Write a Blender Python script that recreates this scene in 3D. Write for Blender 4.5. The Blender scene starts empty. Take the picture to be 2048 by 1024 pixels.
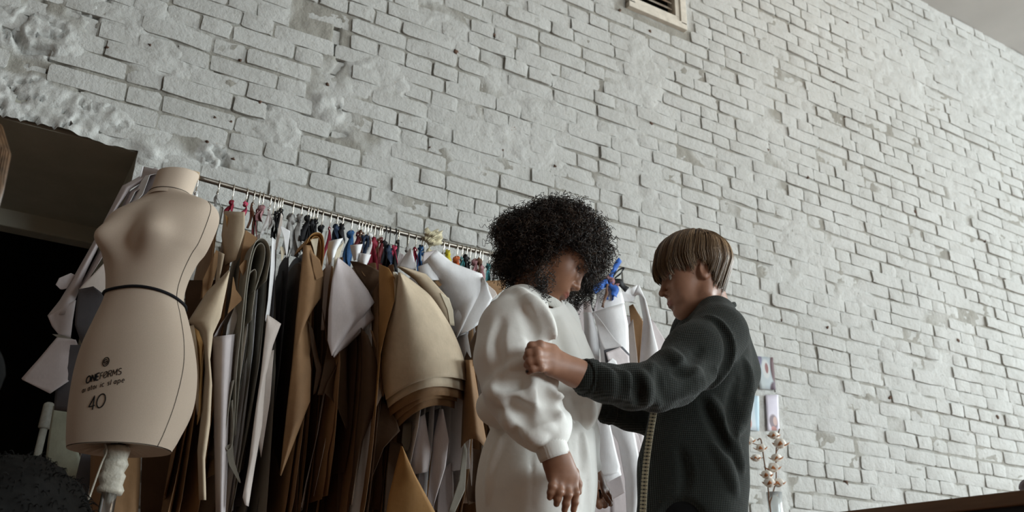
import bpy, bmesh, math, random
import numpy as np
from mathutils import Matrix, Vector

S = bpy.context.scene
COL = S.collection
CAMH = 0.50                       # camera height above the floor
# ---------------------------------------------------------------- camera
# The brick wall runs along +X at Y = WALL; +Z is up.  Orientation follows the photograph's vanishing points.
F = 1817.5
_vh = np.array([3341.0, 824.0, F]); _vh /= np.linalg.norm(_vh)
_vv = np.array([91.0, -4378.0, F]); _vv /= np.linalg.norm(_vv)
_vv -= _vh * (_vv @ _vh); _vv /= np.linalg.norm(_vv)
ROT = np.stack([_vh, np.cross(_vv, _vh), _vv])        # camera (right, down, forward) -> world
cam_data = bpy.data.cameras.new('camera')
cam = bpy.data.objects.new('camera', cam_data); COL.objects.link(cam)
cam_data.sensor_width = 36.0
cam_data.lens = F / 2048.0 * 36.0
cam_data.clip_start = 0.05
_m = Matrix.Identity(4)
for _i in range(3):
    _m[_i][0] = ROT[_i, 0]; _m[_i][1] = -ROT[_i, 1]; _m[_i][2] = -ROT[_i, 2]
_m[2][3] = CAMH
cam.matrix_world = _m
cam_data.dof.use_dof = True
cam_data.dof.focus_distance = 2.45
cam_data.dof.aperture_fstop = 4.5
S.camera = cam

# ---------------------------------------------------------------- view, world, windows' daylight
S.view_settings.view_transform = 'Standard'
S.view_settings.look = 'None'
S.view_settings.gamma = 1.0
S.view_settings.use_curve_mapping = False
S.view_settings.exposure = 1.13
world = bpy.data.worlds.new('overcast_sky'); S.world = world
world.use_nodes = True
world.node_tree.nodes['Background'].inputs[0].default_value = (0.72, 0.82, 0.95, 1)
world.node_tree.nodes['Background'].inputs[1].default_value = 0.25

def area_light(name, loc, direction, sx, sy, power, color):
    ld = bpy.data.lights.new(name, 'AREA'); ld.shape = 'RECTANGLE'
    ld.size = sx; ld.size_y = sy; ld.energy = power; ld.color = color
    o = bpy.data.objects.new(name, ld); COL.objects.link(o)
    o.location = loc
    o.rotation_euler = Vector(direction).to_track_quat('-Z', 'Y').to_euler()
    return o
WALL = 3.10; CEIL = 4.74; RIGHT = 14.0; FRONT = -7.5; LEFT = -2.6
DAY = (0.86, 0.97, 1.0)
# daylight entering the tall windows of the right-hand end wall and of the street wall behind the photographer
END_Y = (1.9, -0.7, -3.3); STREET_X = (4.6, 7.2, 9.8); WIN_W = 1.9
for _y in END_Y:
    area_light('end_window_daylight', (RIGHT - 0.06, _y, 2.75), (-1, 0, -0.10), WIN_W, 2.9, 255, DAY)
for _x, _p in zip(STREET_X, (150, 105, 65)):
    area_light('street_window_daylight', (_x, FRONT + 0.06, 2.75), (0, 1, -0.08), WIN_W, 2.9, _p, DAY)

# ---------------------------------------------------------------- helpers
def px_ray(px, py):
    return ROT @ np.array([px - 1024.0, py - 512.0, F])
def W(px, py, Y):
    """point of the room at distance Y (towards the wall) that the photograph shows at pixel px, py"""
    d = px_ray(px, py); p = d * (Y / d[1]); p[2] += CAMH
    return p
def project(P):
    P = np.asarray(P, float).copy(); P = np.atleast_2d(P); P[:, 2] -= CAMH
    c = P @ ROT
    return np.stack([1024 + F * c[:, 0] / c[:, 2], 512 + F * c[:, 1] / c[:, 2]], 1)

def set_props(o, label=None, cat=None, group=None, kind=None):
    if label: o['label'] = label
    if cat: o['category'] = cat
    if group: o['group'] = group
    if kind: o['kind'] = kind
    return o
def adopt(o, parent):
    if parent is not None:
        o.parent = parent
        o.matrix_parent_inverse = parent.matrix_basis.inverted()
    return o
def mesh_data(name, verts, faces, mat=None, smooth=True):
    me = bpy.data.meshes.new(name)
    verts = np.asarray(verts, np.float32).reshape(-1, 3)
    if isinstance(faces, np.ndarray):
        n, k = faces.shape
        me.vertices.add(len(verts)); me.vertices.foreach_set('co', verts.ravel())
        me.loops.add(n * k); me.loops.foreach_set('vertex_index', faces.astype(np.int32).ravel())
        me.polygons.add(n); me.polygons.foreach_set('loop_start', np.arange(0, n * k, k, dtype=np.int32))
        me.update(calc_edges=True)
    else:
        me.from_pydata(verts.tolist(), [], faces)
    if mat is not None:
        me.materials.append(mat)
    if smooth and len(me.polygons):
        me.polygons.foreach_set('use_smooth', np.ones(len(me.polygons), bool))
    me.update()
    return me
def obj(name, verts, faces, mat, parent=None, smooth=True):
    o = bpy.data.objects.new(name, mesh_data(name, verts, faces, mat, smooth)); COL.objects.link(o)
    return adopt(o, parent)
def empty(name, loc, label=None, cat=None, group=None, kind=None):
    o = bpy.data.objects.new(name, None); COL.objects.link(o); o.empty_display_size = 0.05
    o.matrix_basis = Matrix.Translation(Vector([float(v) for v in loc]))
    return set_props(o, label, cat, group, kind)
class MB:
    """collects shapes into one mesh"""
    def __init__(self): self.v = []; self.f = []
    def add(self, v, f):
        n = len(self.v); self.v.extend([tuple(map(float, p)) for p in v]); self.f.extend([tuple(i + n for i in q) for q in f]); return self
    def box(self, lo, hi, bev=0.0):
        (x0, y0, z0), (x1, y1, z1) = lo, hi
        if bev <= 0:
            v = [(x0,y0,z0),(x1,y0,z0),(x1,y1,z0),(x0,y1,z0),(x0,y0,z1),(x1,y0,z1),(x1,y1,z1),(x0,y1,z1)]
            return self.add(v, [(0,3,2,1),(4,5,6,7),(0,1,5,4),(1,2,6,5),(2,3,7,6),(3,0,4,7)])
        bm = bmesh.new(); bmesh.ops.create_cube(bm, size=1)
        for q in bm.verts:
            q.co = Vector((x0 + (q.co.x + .5) * (x1 - x0), y0 + (q.co.y + .5) * (y1 - y0), z0 + (q.co.z + .5) * (z1 - z0)))
        bmesh.ops.bevel(bm, geom=bm.edges[:], offset=bev, segments=2, affect='EDGES', profile=0.6)
        bm.verts.index_update()
        self.add([q.co for q in bm.verts], [[q.index for q in f.verts] for f in bm.faces]); bm.free(); return self
    def tube(self, pts, rad, n=8, caps=True):
        v, f = tube_geo(pts, rad, n, caps); return self.add(v, f)
    def build(self, name, mat, parent=None, smooth=True):
        return obj(name, self.v, self.f, mat, parent, smooth)
def tube_geo(pts, rad, n=8, caps=True):
    pts = np.asarray(pts, float); m = len(pts)
    rad = np.broadcast_to(np.asarray(rad, float), (m,))
    t = np.gradient(pts, axis=0); t /= np.maximum(np.linalg.norm(t, axis=1, keepdims=True), 1e-9)
    up = np.array([0, 0, 1.0]) if abs(t[0, 2]) < 0.9 else np.array([1.0, 0, 0])
    v = []; u = np.cross(t[0], up); u /= np.linalg.norm(u)
    for i in range(m):
        u = u - t[i] * (u @ t[i]); u /= max(np.linalg.norm(u), 1e-9); w = np.cross(t[i], u)
        for j in range(n):
            a = 2 * math.pi * j / n
            v.append(pts[i] + rad[i] * (math.cos(a) * u + math.sin(a) * w))
    f = [(i*n+j, i*n+(j+1) % n, (i+1)*n+(j+1) % n, (i+1)*n+j) for i in range(m-1) for j in range(n)]
    if caps:
        f.append(tuple(range(n-1, -1, -1))); f.append(tuple((m-1)*n + j for j in range(n)))
    return v, f
def smooth_path(pts, sub=6):
    """Catmull-Rom through pts"""
    p = np.asarray(pts, float); p = np.vstack([2*p[0]-p[1], p, 2*p[-1]-p[-2]]); out = []
    for i in range(1, len(p)-2):
        for t in np.linspace(0, 1, sub, endpoint=False):
            out.append(0.5*((2*p[i]) + (-p[i-1]+p[i+1])*t + (2*p[i-1]-5*p[i]+4*p[i+1]-p[i+2])*t*t + (-p[i-1]+3*p[i]-3*p[i+1]+p[i+2])*t**3))
    out.append(p[-2]); return np.array(out)
def lathe(profile, n=32, center=(0, 0, 0)):
    v = []; f = []; m = len(profile)
    for r, z in profile:
        for j in range(n):
            a = 2*math.pi*j/n; v.append((center[0]+r*math.cos(a), center[1]+r*math.sin(a), center[2]+z))
    for i in range(m-1):
        for j in range(n): f.append((i*n+j, i*n+(j+1) % n, (i+1)*n+(j+1) % n, (i+1)*n+j))
    f.append(tuple(range(n-1, -1, -1))); f.append(tuple((m-1)*n+j for j in range(n)))
    return v, f

# value noise, vectorised
def _hash(ix, iy, iz, seed):
    n = (ix.astype(np.int64)*374761393 + iy.astype(np.int64)*668265263 + iz.astype(np.int64)*2147483647 + seed*1274126177) & 0xffffffff
    n = ((n ^ (n >> 13)) * 1274126177) & 0xffffffff
    return ((n ^ (n >> 16)) & 0xffff) / 65535.0
def vnoise(x, y, z=0.0, seed=0):
    x, y, z = np.broadcast_arrays(np.asarray(x, float), np.asarray(y, float), np.asarray(z, float))
    ix, iy, iz = np.floor(x), np.floor(y), np.floor(z)
    fx, fy, fz = x-ix, y-iy, z-iz
    fx, fy, fz = [q*q*(3-2*q) for q in (fx, fy, fz)]
    r = 0
    for dx in (0, 1):
        for dy in (0, 1):
            for dz in (0, 1):
                w = (fx if dx else 1-fx)*(fy if dy else 1-fy)*(fz if dz else 1-fz)
                r = r + w*_hash(ix+dx, iy+dy, iz+dz, seed)
    return r*2-1
def fbm(x, y, z=0.0, seed=0, octv=4, gain=0.5):
    a = 1.0; s = 0; t = 0
    for i in range(octv):
        s = s + a*vnoise(np.asarray(x)*2**i, np.asarray(y)*2**i, np.asarray(z)*2**i, seed+i*17); t += a; a *= gain
    return s/t

# ---------------------------------------------------------------- materials
def lin(r, g, b):
    return tuple(((c/255)/12.92 if c/255 <= 0.04045 else ((c/255+0.055)/1.055)**2.4) for c in (r, g, b)) + (1,)
class NT:
    def __init__(self, name, rough=0.8, spec=0.3):
        self.m = bpy.data.materials.new(name); self.m.use_nodes = True
        self.t = self.m.node_tree; self.b = self.t.nodes['Principled BSDF']
        self.b.inputs['Roughness'].default_value = rough
        self.b.inputs['Specular IOR Level'].default_value = spec
    def n(self, kind, **kw):
        q = self.t.nodes.new(kind)
        for k, v in kw.items(): setattr(q, k, v)
        return q
    def l(self, a, b): self.t.links.new(a, b)
    def coord(self, which='Position'):
        if which == 'Position': return self.n('ShaderNodeNewGeometry').outputs['Position']
        return self.n('ShaderNodeTexCoord').outputs[which]
    def noise(self, scale, detail=4, rough=0.55, vec=None, stretch=None):
        q = self.n('ShaderNodeTexNoise'); q.inputs['Scale'].default_value = scale
        q.inputs['Detail'].default_value = detail; q.inputs['Roughness'].default_value = rough
        v = vec if vec is not None else self.coord()
        if stretch:
            mp = self.n('ShaderNodeMapping'); mp.inputs['Scale'].default_value = stretch
            self.l(v, mp.inputs['Vector']); v = mp.outputs[0]
        self.l(v, q.inputs['Vector']); return q.outputs['Fac']
    def ramp(self, fac, stops):
        r = self.n('ShaderNodeValToRGB'); e = r.color_ramp.elements
        while len(e) < len(stops): e.new(0.5)
        for i, (p, c) in enumerate(stops):
            e[i].position = p; e[i].color = c if len(c) == 4 else tuple(c)+(1,)
        self.l(fac, r.inputs['Fac']); return r.outputs['Color']
    def mix(self, a, b, fac, mode='MIX'):
        q = self.n('ShaderNodeMix', data_type='RGBA', blend_type=mode)
        for s, i in ((fac, 0), (a, 6), (b, 7)):
            if isinstance(s, (int, float)): q.inputs[i].default_value = s
            elif isinstance(s, tuple): q.inputs[i].default_value = s if len(s) == 4 else s+(1,)
            else: self.l(s, q.inputs[i])
        return q.outputs[2]
    def color(self, c):
        if isinstance(c, tuple): self.b.inputs['Base Color'].default_value = c if len(c) == 4 else c+(1,)
        else: self.l(c, self.b.inputs['Base Color'])
        return self
    def bump(self, fac, strength=0.3, dist=0.01, prev=None):
        q = self.n('ShaderNodeBump'); q.inputs['Strength'].default_value = strength; q.inputs['Distance'].default_value = dist
        self.l(fac, q.inputs['Height'])
        if prev is not None: self.l(prev, q.inputs['Normal'])
        self.l(q.outputs[0], self.b.inputs['Normal']); return q.outputs[0]
def simple(name, c, rough=0.7, spec=0.3, metal=0.0, var=0.12, scale=30.0, bump=0.0, bscale=200.0, bdist=0.002):
    k = NT(name, rough, spec); k.b.inputs['Metallic'].default_value = metal
    c = c if len(c) == 4 else tuple(c)+(1,)
    lo = tuple(max(0, v*(1-var)) for v in c[:3])+(1,); hi = tuple(min(1, v*(1+var)) for v in c[:3])+(1,)
    k.color(k.ramp(k.noise(scale, 5), [(0.3, lo), (0.7, hi)]))
    if bump: k.bump(k.noise(bscale, 3), bump, bdist)
    return k.m
# ================================================================ the room shell
random.seed(7); rng = np.random.default_rng(7)
def whitewash(name, mortar=False):
    k = NT(name, 0.75, 0.25)
    big = k.noise(1.3, 4); mid = k.noise(14, 5, 0.6); fine = k.noise(70, 5, 0.65)
    base = k.ramp(big, [(0.3, (0.455, 0.455, 0.435)), (0.7, (0.52, 0.52, 0.50))])
    base = k.mix(base, k.ramp(mid, [(0.25, (0.80, 0.79, 0.77)), (0.55, (1, 1, 1))]), 0.55, 'MULTIPLY')
    dirt = k.ramp(k.noise(38, 6, 0.7), [(0.30, (0.50, 0.46, 0.40)), (0.42, (1, 1, 1))])
    base = k.mix(base, dirt, 0.45, 'MULTIPLY')
    chip = k.ramp(k.noise(9, 7, 0.72), [(0.285, (1, 1, 1)), (0.31, (0, 0, 0))])
    base = k.mix(base, (0.21, 0.12, 0.085, 1), chip)
    if mortar:
        at = k.n('ShaderNodeAttribute'); at.attribute_name = 'plaster'
        base = k.mix(k.mix(base, (.60, .575, .53, 1), 1.0, 'MULTIPLY'), base, at.outputs['Fac'])
    k.color(base)
    b1 = k.bump(mid, 0.45, 0.012)
    b2 = k.bump(k.noise(45, 5, 0.65), 0.75, 0.006, b1)
    k.bump(fine, 0.55, 0.003, b2)
    return k.m
M_WALL = whitewash('whitewashed_brick')
M_MORTAR = whitewash('whitewashed_mortar', True)
M_CHIP = simple('bare_red_brick', (0.12, 0.075, 0.055), 0.9, 0.1, var=0.4, scale=120, bump=0.6, bscale=150, bdist=0.004)
M_CEIL = simple('ceiling_paint', (0.41, 0.40, 0.38), 0.8, 0.2, var=0.05, scale=2.5, bump=0.15, bscale=25, bdist=0.004)
M_PLAIN = simple('plain_wall_paint', (0.17, 0.12, 0.09), 0.85, 0.2, var=0.06, scale=2)
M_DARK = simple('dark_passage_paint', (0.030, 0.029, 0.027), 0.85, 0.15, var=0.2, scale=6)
M_SOFFIT = simple('soffit_plaster', (0.40, 0.39, 0.33), 0.85, 0.2, var=0.12, scale=5, bump=0.25, bscale=30, bdist=0.004)
M_FLOOR = simple('warm_wood_floor', (0.21, 0.10, 0.048), 0.55, 0.35, var=0.2, scale=3)

NX1 = 0.285; NZ = 1.543 + CAMH; NX0 = -1.15       # the passage opening in the brick wall
NDEP = 0.85
VX0, VX1, VZ0, VZ1 = 2.52, 2.86, 3.10 + CAMH, 3.62 + CAMH   # ventilation window

def patch(x, z, cx, cz, rx, rz, soft=0.35):
    d = np.sqrt(((x-cx)/rx)**2 + ((z-cz)/rz)**2) + 0.22*fbm(x*14, z*14, 3.1, 5, 3)
    return np.clip((1-d)/soft, 0, 1)
def wxz(px, py):
    p = W(px, py, WALL); return p[0], p[2]
PATCHES = [  # px, py of the centre, radii in metres, how proud the plaster stands
    (60, 60, 0.20, 0.10, .020), (30, 180, 0.16, 0.08, .016), (150, 215, 0.22, 0.07, .018), (60, 235, 0.25, 0.04, .020),
    (660, 215, 0.085, 0.085, .020), (560, 260, 0.10, 0.12, .009), (330, 120, 0.15, 0.08, .008), (425, 310, 0.06, 0.06, .014),
    (520, 330, 0.12, 0.05, .009), (760, 150, 0.16, 0.12, .008), (1060, 290, 0.22, 0.12, .009), (1290, 150, 0.16, 0.22, .009),
    (1120, 240, 0.25, 0.14, .008), (1330, 400, 0.16, 0.10, .009), (880, 60, 0.2, 0.1, .007), (1800, 130, .35, .30, .009),
    (1980, 170, .6, .35, .010), (1600, 480, .18, .12, .007), (250, 20, .25, .08, .008), (1545, 910, .10, .6, .006)]
CRACKS = [([(677, 40), (672, 100), (683, 125), (668, 145)], .012, .05), ([(655, 280), (652, 330), (665, 350)], .006, .03),
          ([(590, 165), (603, 215), (640, 265), (690, 268)], .010, .03), ([(35, 45), (60, 20), (85, 5)], .014, .05), ([(35, 70), (45, 95), (95, 100)], .02, .05),
          ([(100, 115), (135, 135), (150, 165), (165, 180)], .008, .04), ([(200, 262), (235, 280), (262, 292)], .02, .009), ([(180, 55), (195, 30), (215, 5)], .010, .05),
          ([(140, 25), (165, 28), (186, 40), (186, 75)], .008, .04), ([(505, 198), (525, 205), (535, 213)], .012, .03), ([(432, 300), (450, 320), (440, 350)], .016, .04),
          ([(430, 125), (440, 130), (430, 155)], .014, .03), ([(50, 130), (100, 143)], .007, .03)]
def seg_dist(x, z, pts):
    d = np.full(np.shape(x), 9.0)
    for (ax, az), (bx, bz) in zip(pts[:-1], pts[1:]):
        t = np.clip(((x-ax)*(bx-ax)+(z-az)*(bz-az))/((bx-ax)**2+(bz-az)**2), 0, 1)
        d = np.minimum(d, np.hypot(x-ax-t*(bx-ax), z-az-t*(bz-az)))
    return d
CRW = [([wxz(*p) for p in pts], w, dep) for pts, w, dep in CRACKS]
def crack_depth(x, z):
    r = np.zeros(np.shape(x))
    jx = x + 0.008*fbm(x*40, z*40, 0, 91, 3); jz = z + 0.008*fbm(x*40, z*40, 0, 92, 3)
    for pts, w, dep in CRW:
        d = seg_dist(jx, jz, pts)
        r = np.maximum(r, dep*np.clip(1-(d/w), 0, 1)**0.7)
    return r
def wall_relief(x, z):
    """how far the mortar/plaster stands out of the nominal wall plane, metres"""
    n = fbm(x*16, z*16, 0, 11, 4); n2 = fbm(x*3.2, z*3.2, 0, 23, 3); n3 = fbm(x*55, z*55, 0, 31, 2)
    h = -0.0058 + 0.0062*n + 0.0058*n2 + 0.0025*n3
    rough = np.clip(1.3 - np.abs(x)*0.45, 0, 1)          # the old wall is roughest beside the passage
    h = h + 0.004*rough*fbm(x*9, z*9, 0, 41, 4)
    for px, py, rx, rz, a in PATCHES:
        cx, cz = wxz(px, py); m = patch(x, z, cx, cz, rx, rz)
        h = h*(1-0.4*m) + m*(a*0.6 + a*(1.1*np.abs(fbm(x*17, z*21, 0, 57, 5, .62))-.2 if a >= .014 else .8*fbm(x*28, z*28, 0, 57, 4, .6)))
        if a >= .014:                                    # broken, craggy plaster
            h = h - m*(.032*np.clip(1-np.abs(fbm(x*9, z*12, 0, 63, 4))*16, 0, 1)) + m*.004*fbm(x*60, z*60, 0, 67, 3)
    edge = np.clip(1-(np.abs(z-NZ)/0.10), 0, 1)*(x < NX1+0.1)*(z > NZ-0.02)
    h = h + edge*(0.010 + 0.022*fbm(x*18, z*18, 0, 71, 3))
    return h - crack_depth(x, z)

# --- mortar and plaster: one relief surface with the passage and the vent left open
xs = [-1.8]
while xs[-1] < 14.1: xs.append(xs[-1] + (0.02 if xs[-1] < -0.25 else 0.0085 + max(0, xs[-1])*0.0026))
xs = np.array(xs); zs = np.concatenate([np.arange(0, 0.9, 0.04), np.arange(0.9, CEIL+0.012, 0.012)])
for arr, val in ((xs, NX0), (xs, NX1), (xs, VX0), (xs, VX1), (zs, NZ), (zs, VZ0), (zs, VZ1)):
    arr[np.argmin(np.abs(arr-val))] = val
GX, GZ = np.meshgrid(xs, zs, indexing='ij')
H = wall_relief(GX, GZ)
JX = GX.copy(); JZ = GZ.copy()
near = (GX <= NX1+1e-6) & (np.abs(GZ-NZ) < 1e-6)
JZ = JZ - near*(0.002 + 0.010*np.abs(fbm(GX*11, GX*0+2, 0, 77, 4)))
V = np.stack([JX, WALL - H, JZ], -1).reshape(-1, 3)
nx, nz = GX.shape
idx = np.arange(nx*nz).reshape(nx, nz)
Fq = np.stack([idx[:-1, :-1], idx[1:, :-1], idx[1:, 1:], idx[:-1, 1:]], -1)
cx = (xs[:-1]+xs[1:])/2; cz = (zs[:-1]+zs[1:])/2
CX, CZ = np.meshgrid(cx, cz, indexing='ij')
hole = ((CX > NX0) & (CX < NX1) & (CZ < NZ)) | ((CX > VX0) & (CX < VX1) & (CZ > VZ0) & (CZ < VZ1))
wall_back = obj('wall_back', V, Fq[~hole].reshape(-1, 4), M_MORTAR)
_pm = np.clip((0.62*fbm(GX*3.2, GZ*3.2, 0, 23, 3) + .35*fbm(GX*7, GZ*7, 0, 29, 3) - .02)*5, 0, 1)
for px, py, rx, rz, a in PATCHES:
    _c = wxz(px, py); _pm = np.maximum(_pm, np.clip(patch(GX, GZ, _c[0], _c[1], rx*1.1, rz*1.1)*2, 0, 1))
_pm = np.maximum(_pm, np.clip(1.2-np.abs(GZ-NZ)/.12, 0, 1)*(GX < NX1+.1))
_at = wall_back.data.attributes.new('plaster', 'FLOAT', 'POINT'); _at.data.foreach_set('value', _pm.ravel().astype(np.float32))
set_props(wall_back, 'old whitewashed brick wall with rough mortar and plaster patches', 'wall', kind='structure')

# --- bricks
def brick_mesh(name, L, Hh, seed):
    r = np.random.default_rng(seed)
    u = np.array([0, .10, .5, .90, 1.0])*L - L/2; w = np.array([0, .17, .83, 1.0])*Hh - Hh/2
    v = []; f = []
    for i, a in enumerate(u):
        for j, b in enumerate(w):
            rim = (i in (0, 4)) + (j in (0, 3))
            y = {0: 0.0, 1: 0.0012, 2: 0.0032}[rim] + r.normal(0, 0.0012)
            v.append((a*(1-0.02*(rim == 2)) + r.normal(0, .0018), y, b*(1-0.07*(rim == 2)) + r.normal(0, .0016)))
    g = lambda i, j: i*4+j
    f += [(g(i, j), g(i+1, j), g(i+1, j+1), g(i, j+1)) for i in range(4) for j in range(3)]
    ring = [g(i, 0) for i in range(5)] + [g(4, j) for j in (1, 2, 3)] + [g(i, 3) for i in (3, 2, 1, 0)] + [g(0, j) for j in (2, 1)]
    n = len(v)
    m = len(ring)
    for q in ring: v.append(v[q])
    for q in ring: v.append((v[q][0], 0.035, v[q][2]))
    f += [(n+k, n+m+k, n+m+(k+1) % m, n+(k+1) % m) for k in range(m)]
    return np.array(v), f
PITCH = 0.0765; JOINT = 0.0085; BH = PITCH - JOINT
layout = []
nc = int(CEIL/PITCH)+1
for k in range(nc):
    z = k*PITCH + PITCH/2 + 0.004*math.sin(k*1.7)
    if z > CEIL-0.02: break
    x = -1.75 + random.uniform(0, .2)
    while x < 8.4:
        head = random.random() < (0.20 if k % 2 else 0.74)
        L = (0.118 if head else 0.248) + random.uniform(-.008, .008)
        xc = x + L/2
        blocked = (xc - L/2 < NX1 + .004 and xc + L/2 > NX0 and z - BH/2 < NZ - 0.012) or (xc+L/2 > VX0-.035 and xc-L/2 < VX1+.035 and z+BH/2 > VZ0-.035 and z-BH/2 < VZ1+.035)
        if blocked and NX1 - .10 < xc < NX1 + .02 + L/2 and x + L > NX1 + .06 and z < NZ:   # cut brick at the jamb
            L2 = x + L - NX1 - .006; layout.append((NX1 + .006 + L2/2, z, L2, True))
        elif not blocked: layout.append((xc, z, L, head))
        x += L + JOINT + random.uniform(-.002, .003)
_lx = np.array([q[0] for q in layout]); _lz = np.array([q[1] for q in layout]); _heavy = np.zeros(len(layout), bool)
for px, py, rx, rz, a in PATCHES:
    if a >= .014: _heavy |= patch(_lx, _lz, *wxz(px, py), rx, rz) > .75
layout = [q for q, hv_ in zip(layout, _heavy) if not hv_]
pc = project([(a, WALL, b) for a, b, _, _ in layout])
cand = []
for (a, b, L, hd), q in zip(layout, pc):
    inside = -40 < q[0] < 2090 and -40 < q[1] < 1060
    marg = -520 < q[0] < 2600 and -420 < q[1] < 1450
    if not marg: continue
    c4 = project([(a-L/2, WALL, b-BH/2), (a+L/2, WALL, b-BH/2), (a+L/2, WALL, b+BH/2), (a-L/2, WALL, b+BH/2)])
    ar = 0.5*abs(sum(c4[i][0]*c4[(i+1) % 4][1]-c4[(i+1) % 4][0]*c4[i][1] for i in range(4)))
    hidden = q[1] > 360 + (q[0]-390)*0.26 and q[0] < 1300        # behind the hanging patterns
    cand.append((-(ar if inside and not hidden else 0), a, b, L, hd))
cand.sort()
BM = {}
for hd in (True, False):
    for s in range(7):
        v, f = brick_mesh('brick', 0.118 if hd else 0.248, BH, 100+s+50*hd)
        BM[hd, s] = (mesh_data('brick_%s' % ('header' if hd else 'stretcher'), v, f, M_WALL), v, f)
field = MB()
for i, (_, a, b, L, hd) in enumerate(cand):
    s = random.randrange(7); me, v, f = BM[hd, s]
    sx = L/(0.118 if hd else 0.248); rz = random.gauss(0, .012); rx = random.gauss(0, .018); ry = random.gauss(0, .008)
    proud = 0.0005 + random.gauss(0, .0028) - 0.55*float(np.max(crack_depth(np.array([a-L*.3, a, a+L*.3]), np.array([b, b, b]))) > .02)*.02
    rot = Matrix.Rotation(rz, 3, 'Z') @ Matrix.Rotation(ry, 3, 'Y') @ Matrix.Rotation(rx, 3, 'X')
    if i < 300:
        o = bpy.data.objects.new('brick', me); COL.objects.link(o)
        o.matrix_basis = Matrix.Translation((a, WALL-proud, b)) @ rot.to_4x4() @ Matrix.Diagonal((sx, 1, 1, 1))
        o.parent = wall_back
    else:
        R3 = np.array(rot); field.add((v*np.array([sx, 1, 1])) @ R3.T + np.array([a, WALL-proud, b]), f)
fo = field.build('brick_field', M_WALL, wall_back); fo['kind'] = 'stuff'

# --- chipped spots of bare red brick
for px, py, s in [(912, 103, .022), (1303, 247, .022), (1780, 795, .030), (1830, 425, .03), (462, 243, .012), (480, 120, .012), (520, 205, .018), (655, 168, .016), (467, 318, .014),
                  (1693, 966, .026), (1995, 835, .03), (1690, 235, .022), (1668, 162, .02), (1616, 355, .022), (1536, 300, .016), (1695, 45, .016), (860, 294, .010), (1110, 332, .014),
                  (803, 246, .010), (414, 283, .014), (988, 70, .02), (1300, 62, .02), (1240, 20, .016), (2045, 175, .05), (1850, 4, .04), (1970, 480, .03), (1915, 680, .03), (1655, 655, .02),
                  (300, 90, .012), (215, 95, .014), (430, 235, .014), (1005, 300, .012), (1480, 105, .016), (1720, 225, .015), (1563, 640, .014), (2010, 560, .02)]:
    x, z = wxz(px, py); r = np.random.default_rng(px+py)
    n = 9; v = [(x, WALL-0.002, z)]; f = []
    for ring, (q, y) in enumerate(((.55, -.0045), (1.0, -.0015), (1.15, .012))):
        for j in range(n):
            a = 2*math.pi*j/n; rr = s*.8*q*(0.25+.85*r.random())
            v.append((x+rr*math.cos(a)*.8, WALL+y+r.normal(0, .001), z+rr*math.sin(a)*.7))
    f += [(0, 1+j, 1+(j+1) % n) for j in range(n)]
    f += [(1+q*n+j, 1+q*n+n+j, 1+q*n+n+(j+1) % n, 1+q*n+(j+1) % n) for q in (0, 1) for j in range(n)]
    obj('brick_chip', v, f, M_CHIP, wall_back)

# --- passage through the wall: soffit, jambs, dark room behind
MB().box((NX0-.05, WALL+0.012, NZ-0.004), (NX1+.04, WALL+NDEP, NZ+0.10)).build('soffit', M_SOFFIT, wall_back, False)
MB().box((NX1, WALL+0.012, 0), (NX1+.06, WALL+NDEP, NZ)).build('jamb', M_SOFFIT, wall_back, False)
MB().box((NX0-.06, WALL+0.012, 0), (NX0, WALL+NDEP, NZ)).build('jamb', M_SOFFIT, wall_back, False)
MB().box((NX0-.05, WALL+NDEP-.05, NZ-.075), (NX1+.05, WALL+NDEP+.03, NZ+.02), .008).build('lintel_beam', M_SOFFIT, wall_back, False)
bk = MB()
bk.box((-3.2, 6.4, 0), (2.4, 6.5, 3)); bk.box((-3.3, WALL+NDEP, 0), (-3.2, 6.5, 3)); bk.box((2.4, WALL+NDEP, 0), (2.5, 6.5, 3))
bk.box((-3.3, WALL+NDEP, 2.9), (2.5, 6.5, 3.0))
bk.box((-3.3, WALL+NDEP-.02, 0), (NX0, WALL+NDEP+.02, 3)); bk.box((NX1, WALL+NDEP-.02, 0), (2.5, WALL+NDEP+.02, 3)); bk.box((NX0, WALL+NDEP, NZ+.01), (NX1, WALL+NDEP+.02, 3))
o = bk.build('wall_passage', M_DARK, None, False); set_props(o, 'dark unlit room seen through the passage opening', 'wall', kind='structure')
# --- ceiling, floor, other walls
def shell(name, mb, mat, label, cat):
    return set_props(mb.build(name, mat, None, False), label, cat, kind='structure')
cxs = np.linspace(LEFT, RIGHT, 90); cys = np.linspace(FRONT, WALL+.06, 60)
CGX, CGY = np.meshgrid(cxs, cys, indexing='ij')
CGZ = CEIL + 0.006*fbm(CGX*3, CGY*3, 0, 5, 3) + 0.02*np.clip(1-(WALL-CGY)/.10, 0, 1)*fbm(CGX*8, CGY*8, 0, 9, 3)
ci = np.arange(CGX.size).reshape(CGX.shape)
o = obj('ceiling', np.stack([CGX, CGY, CGZ], -1).reshape(-1, 3), np.stack([ci[:-1, :-1], ci[:-1, 1:], ci[1:, 1:], ci[1:, :-1]], -1).reshape(-1, 4), M_CEIL)
set_props(o, 'flat white plastered ceiling meeting the brick wall', 'ceiling', kind='structure')
shell('floor', MB().box((LEFT, FRONT, -.1), (RIGHT, 6.5, 0)), M_FLOOR, 'warm brown studio floor', 'floor')
shell('wall_left', MB().box((LEFT-.2, FRONT, 0), (LEFT, WALL, CEIL)), M_PLAIN, 'plain painted left wall', 'wall')
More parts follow.
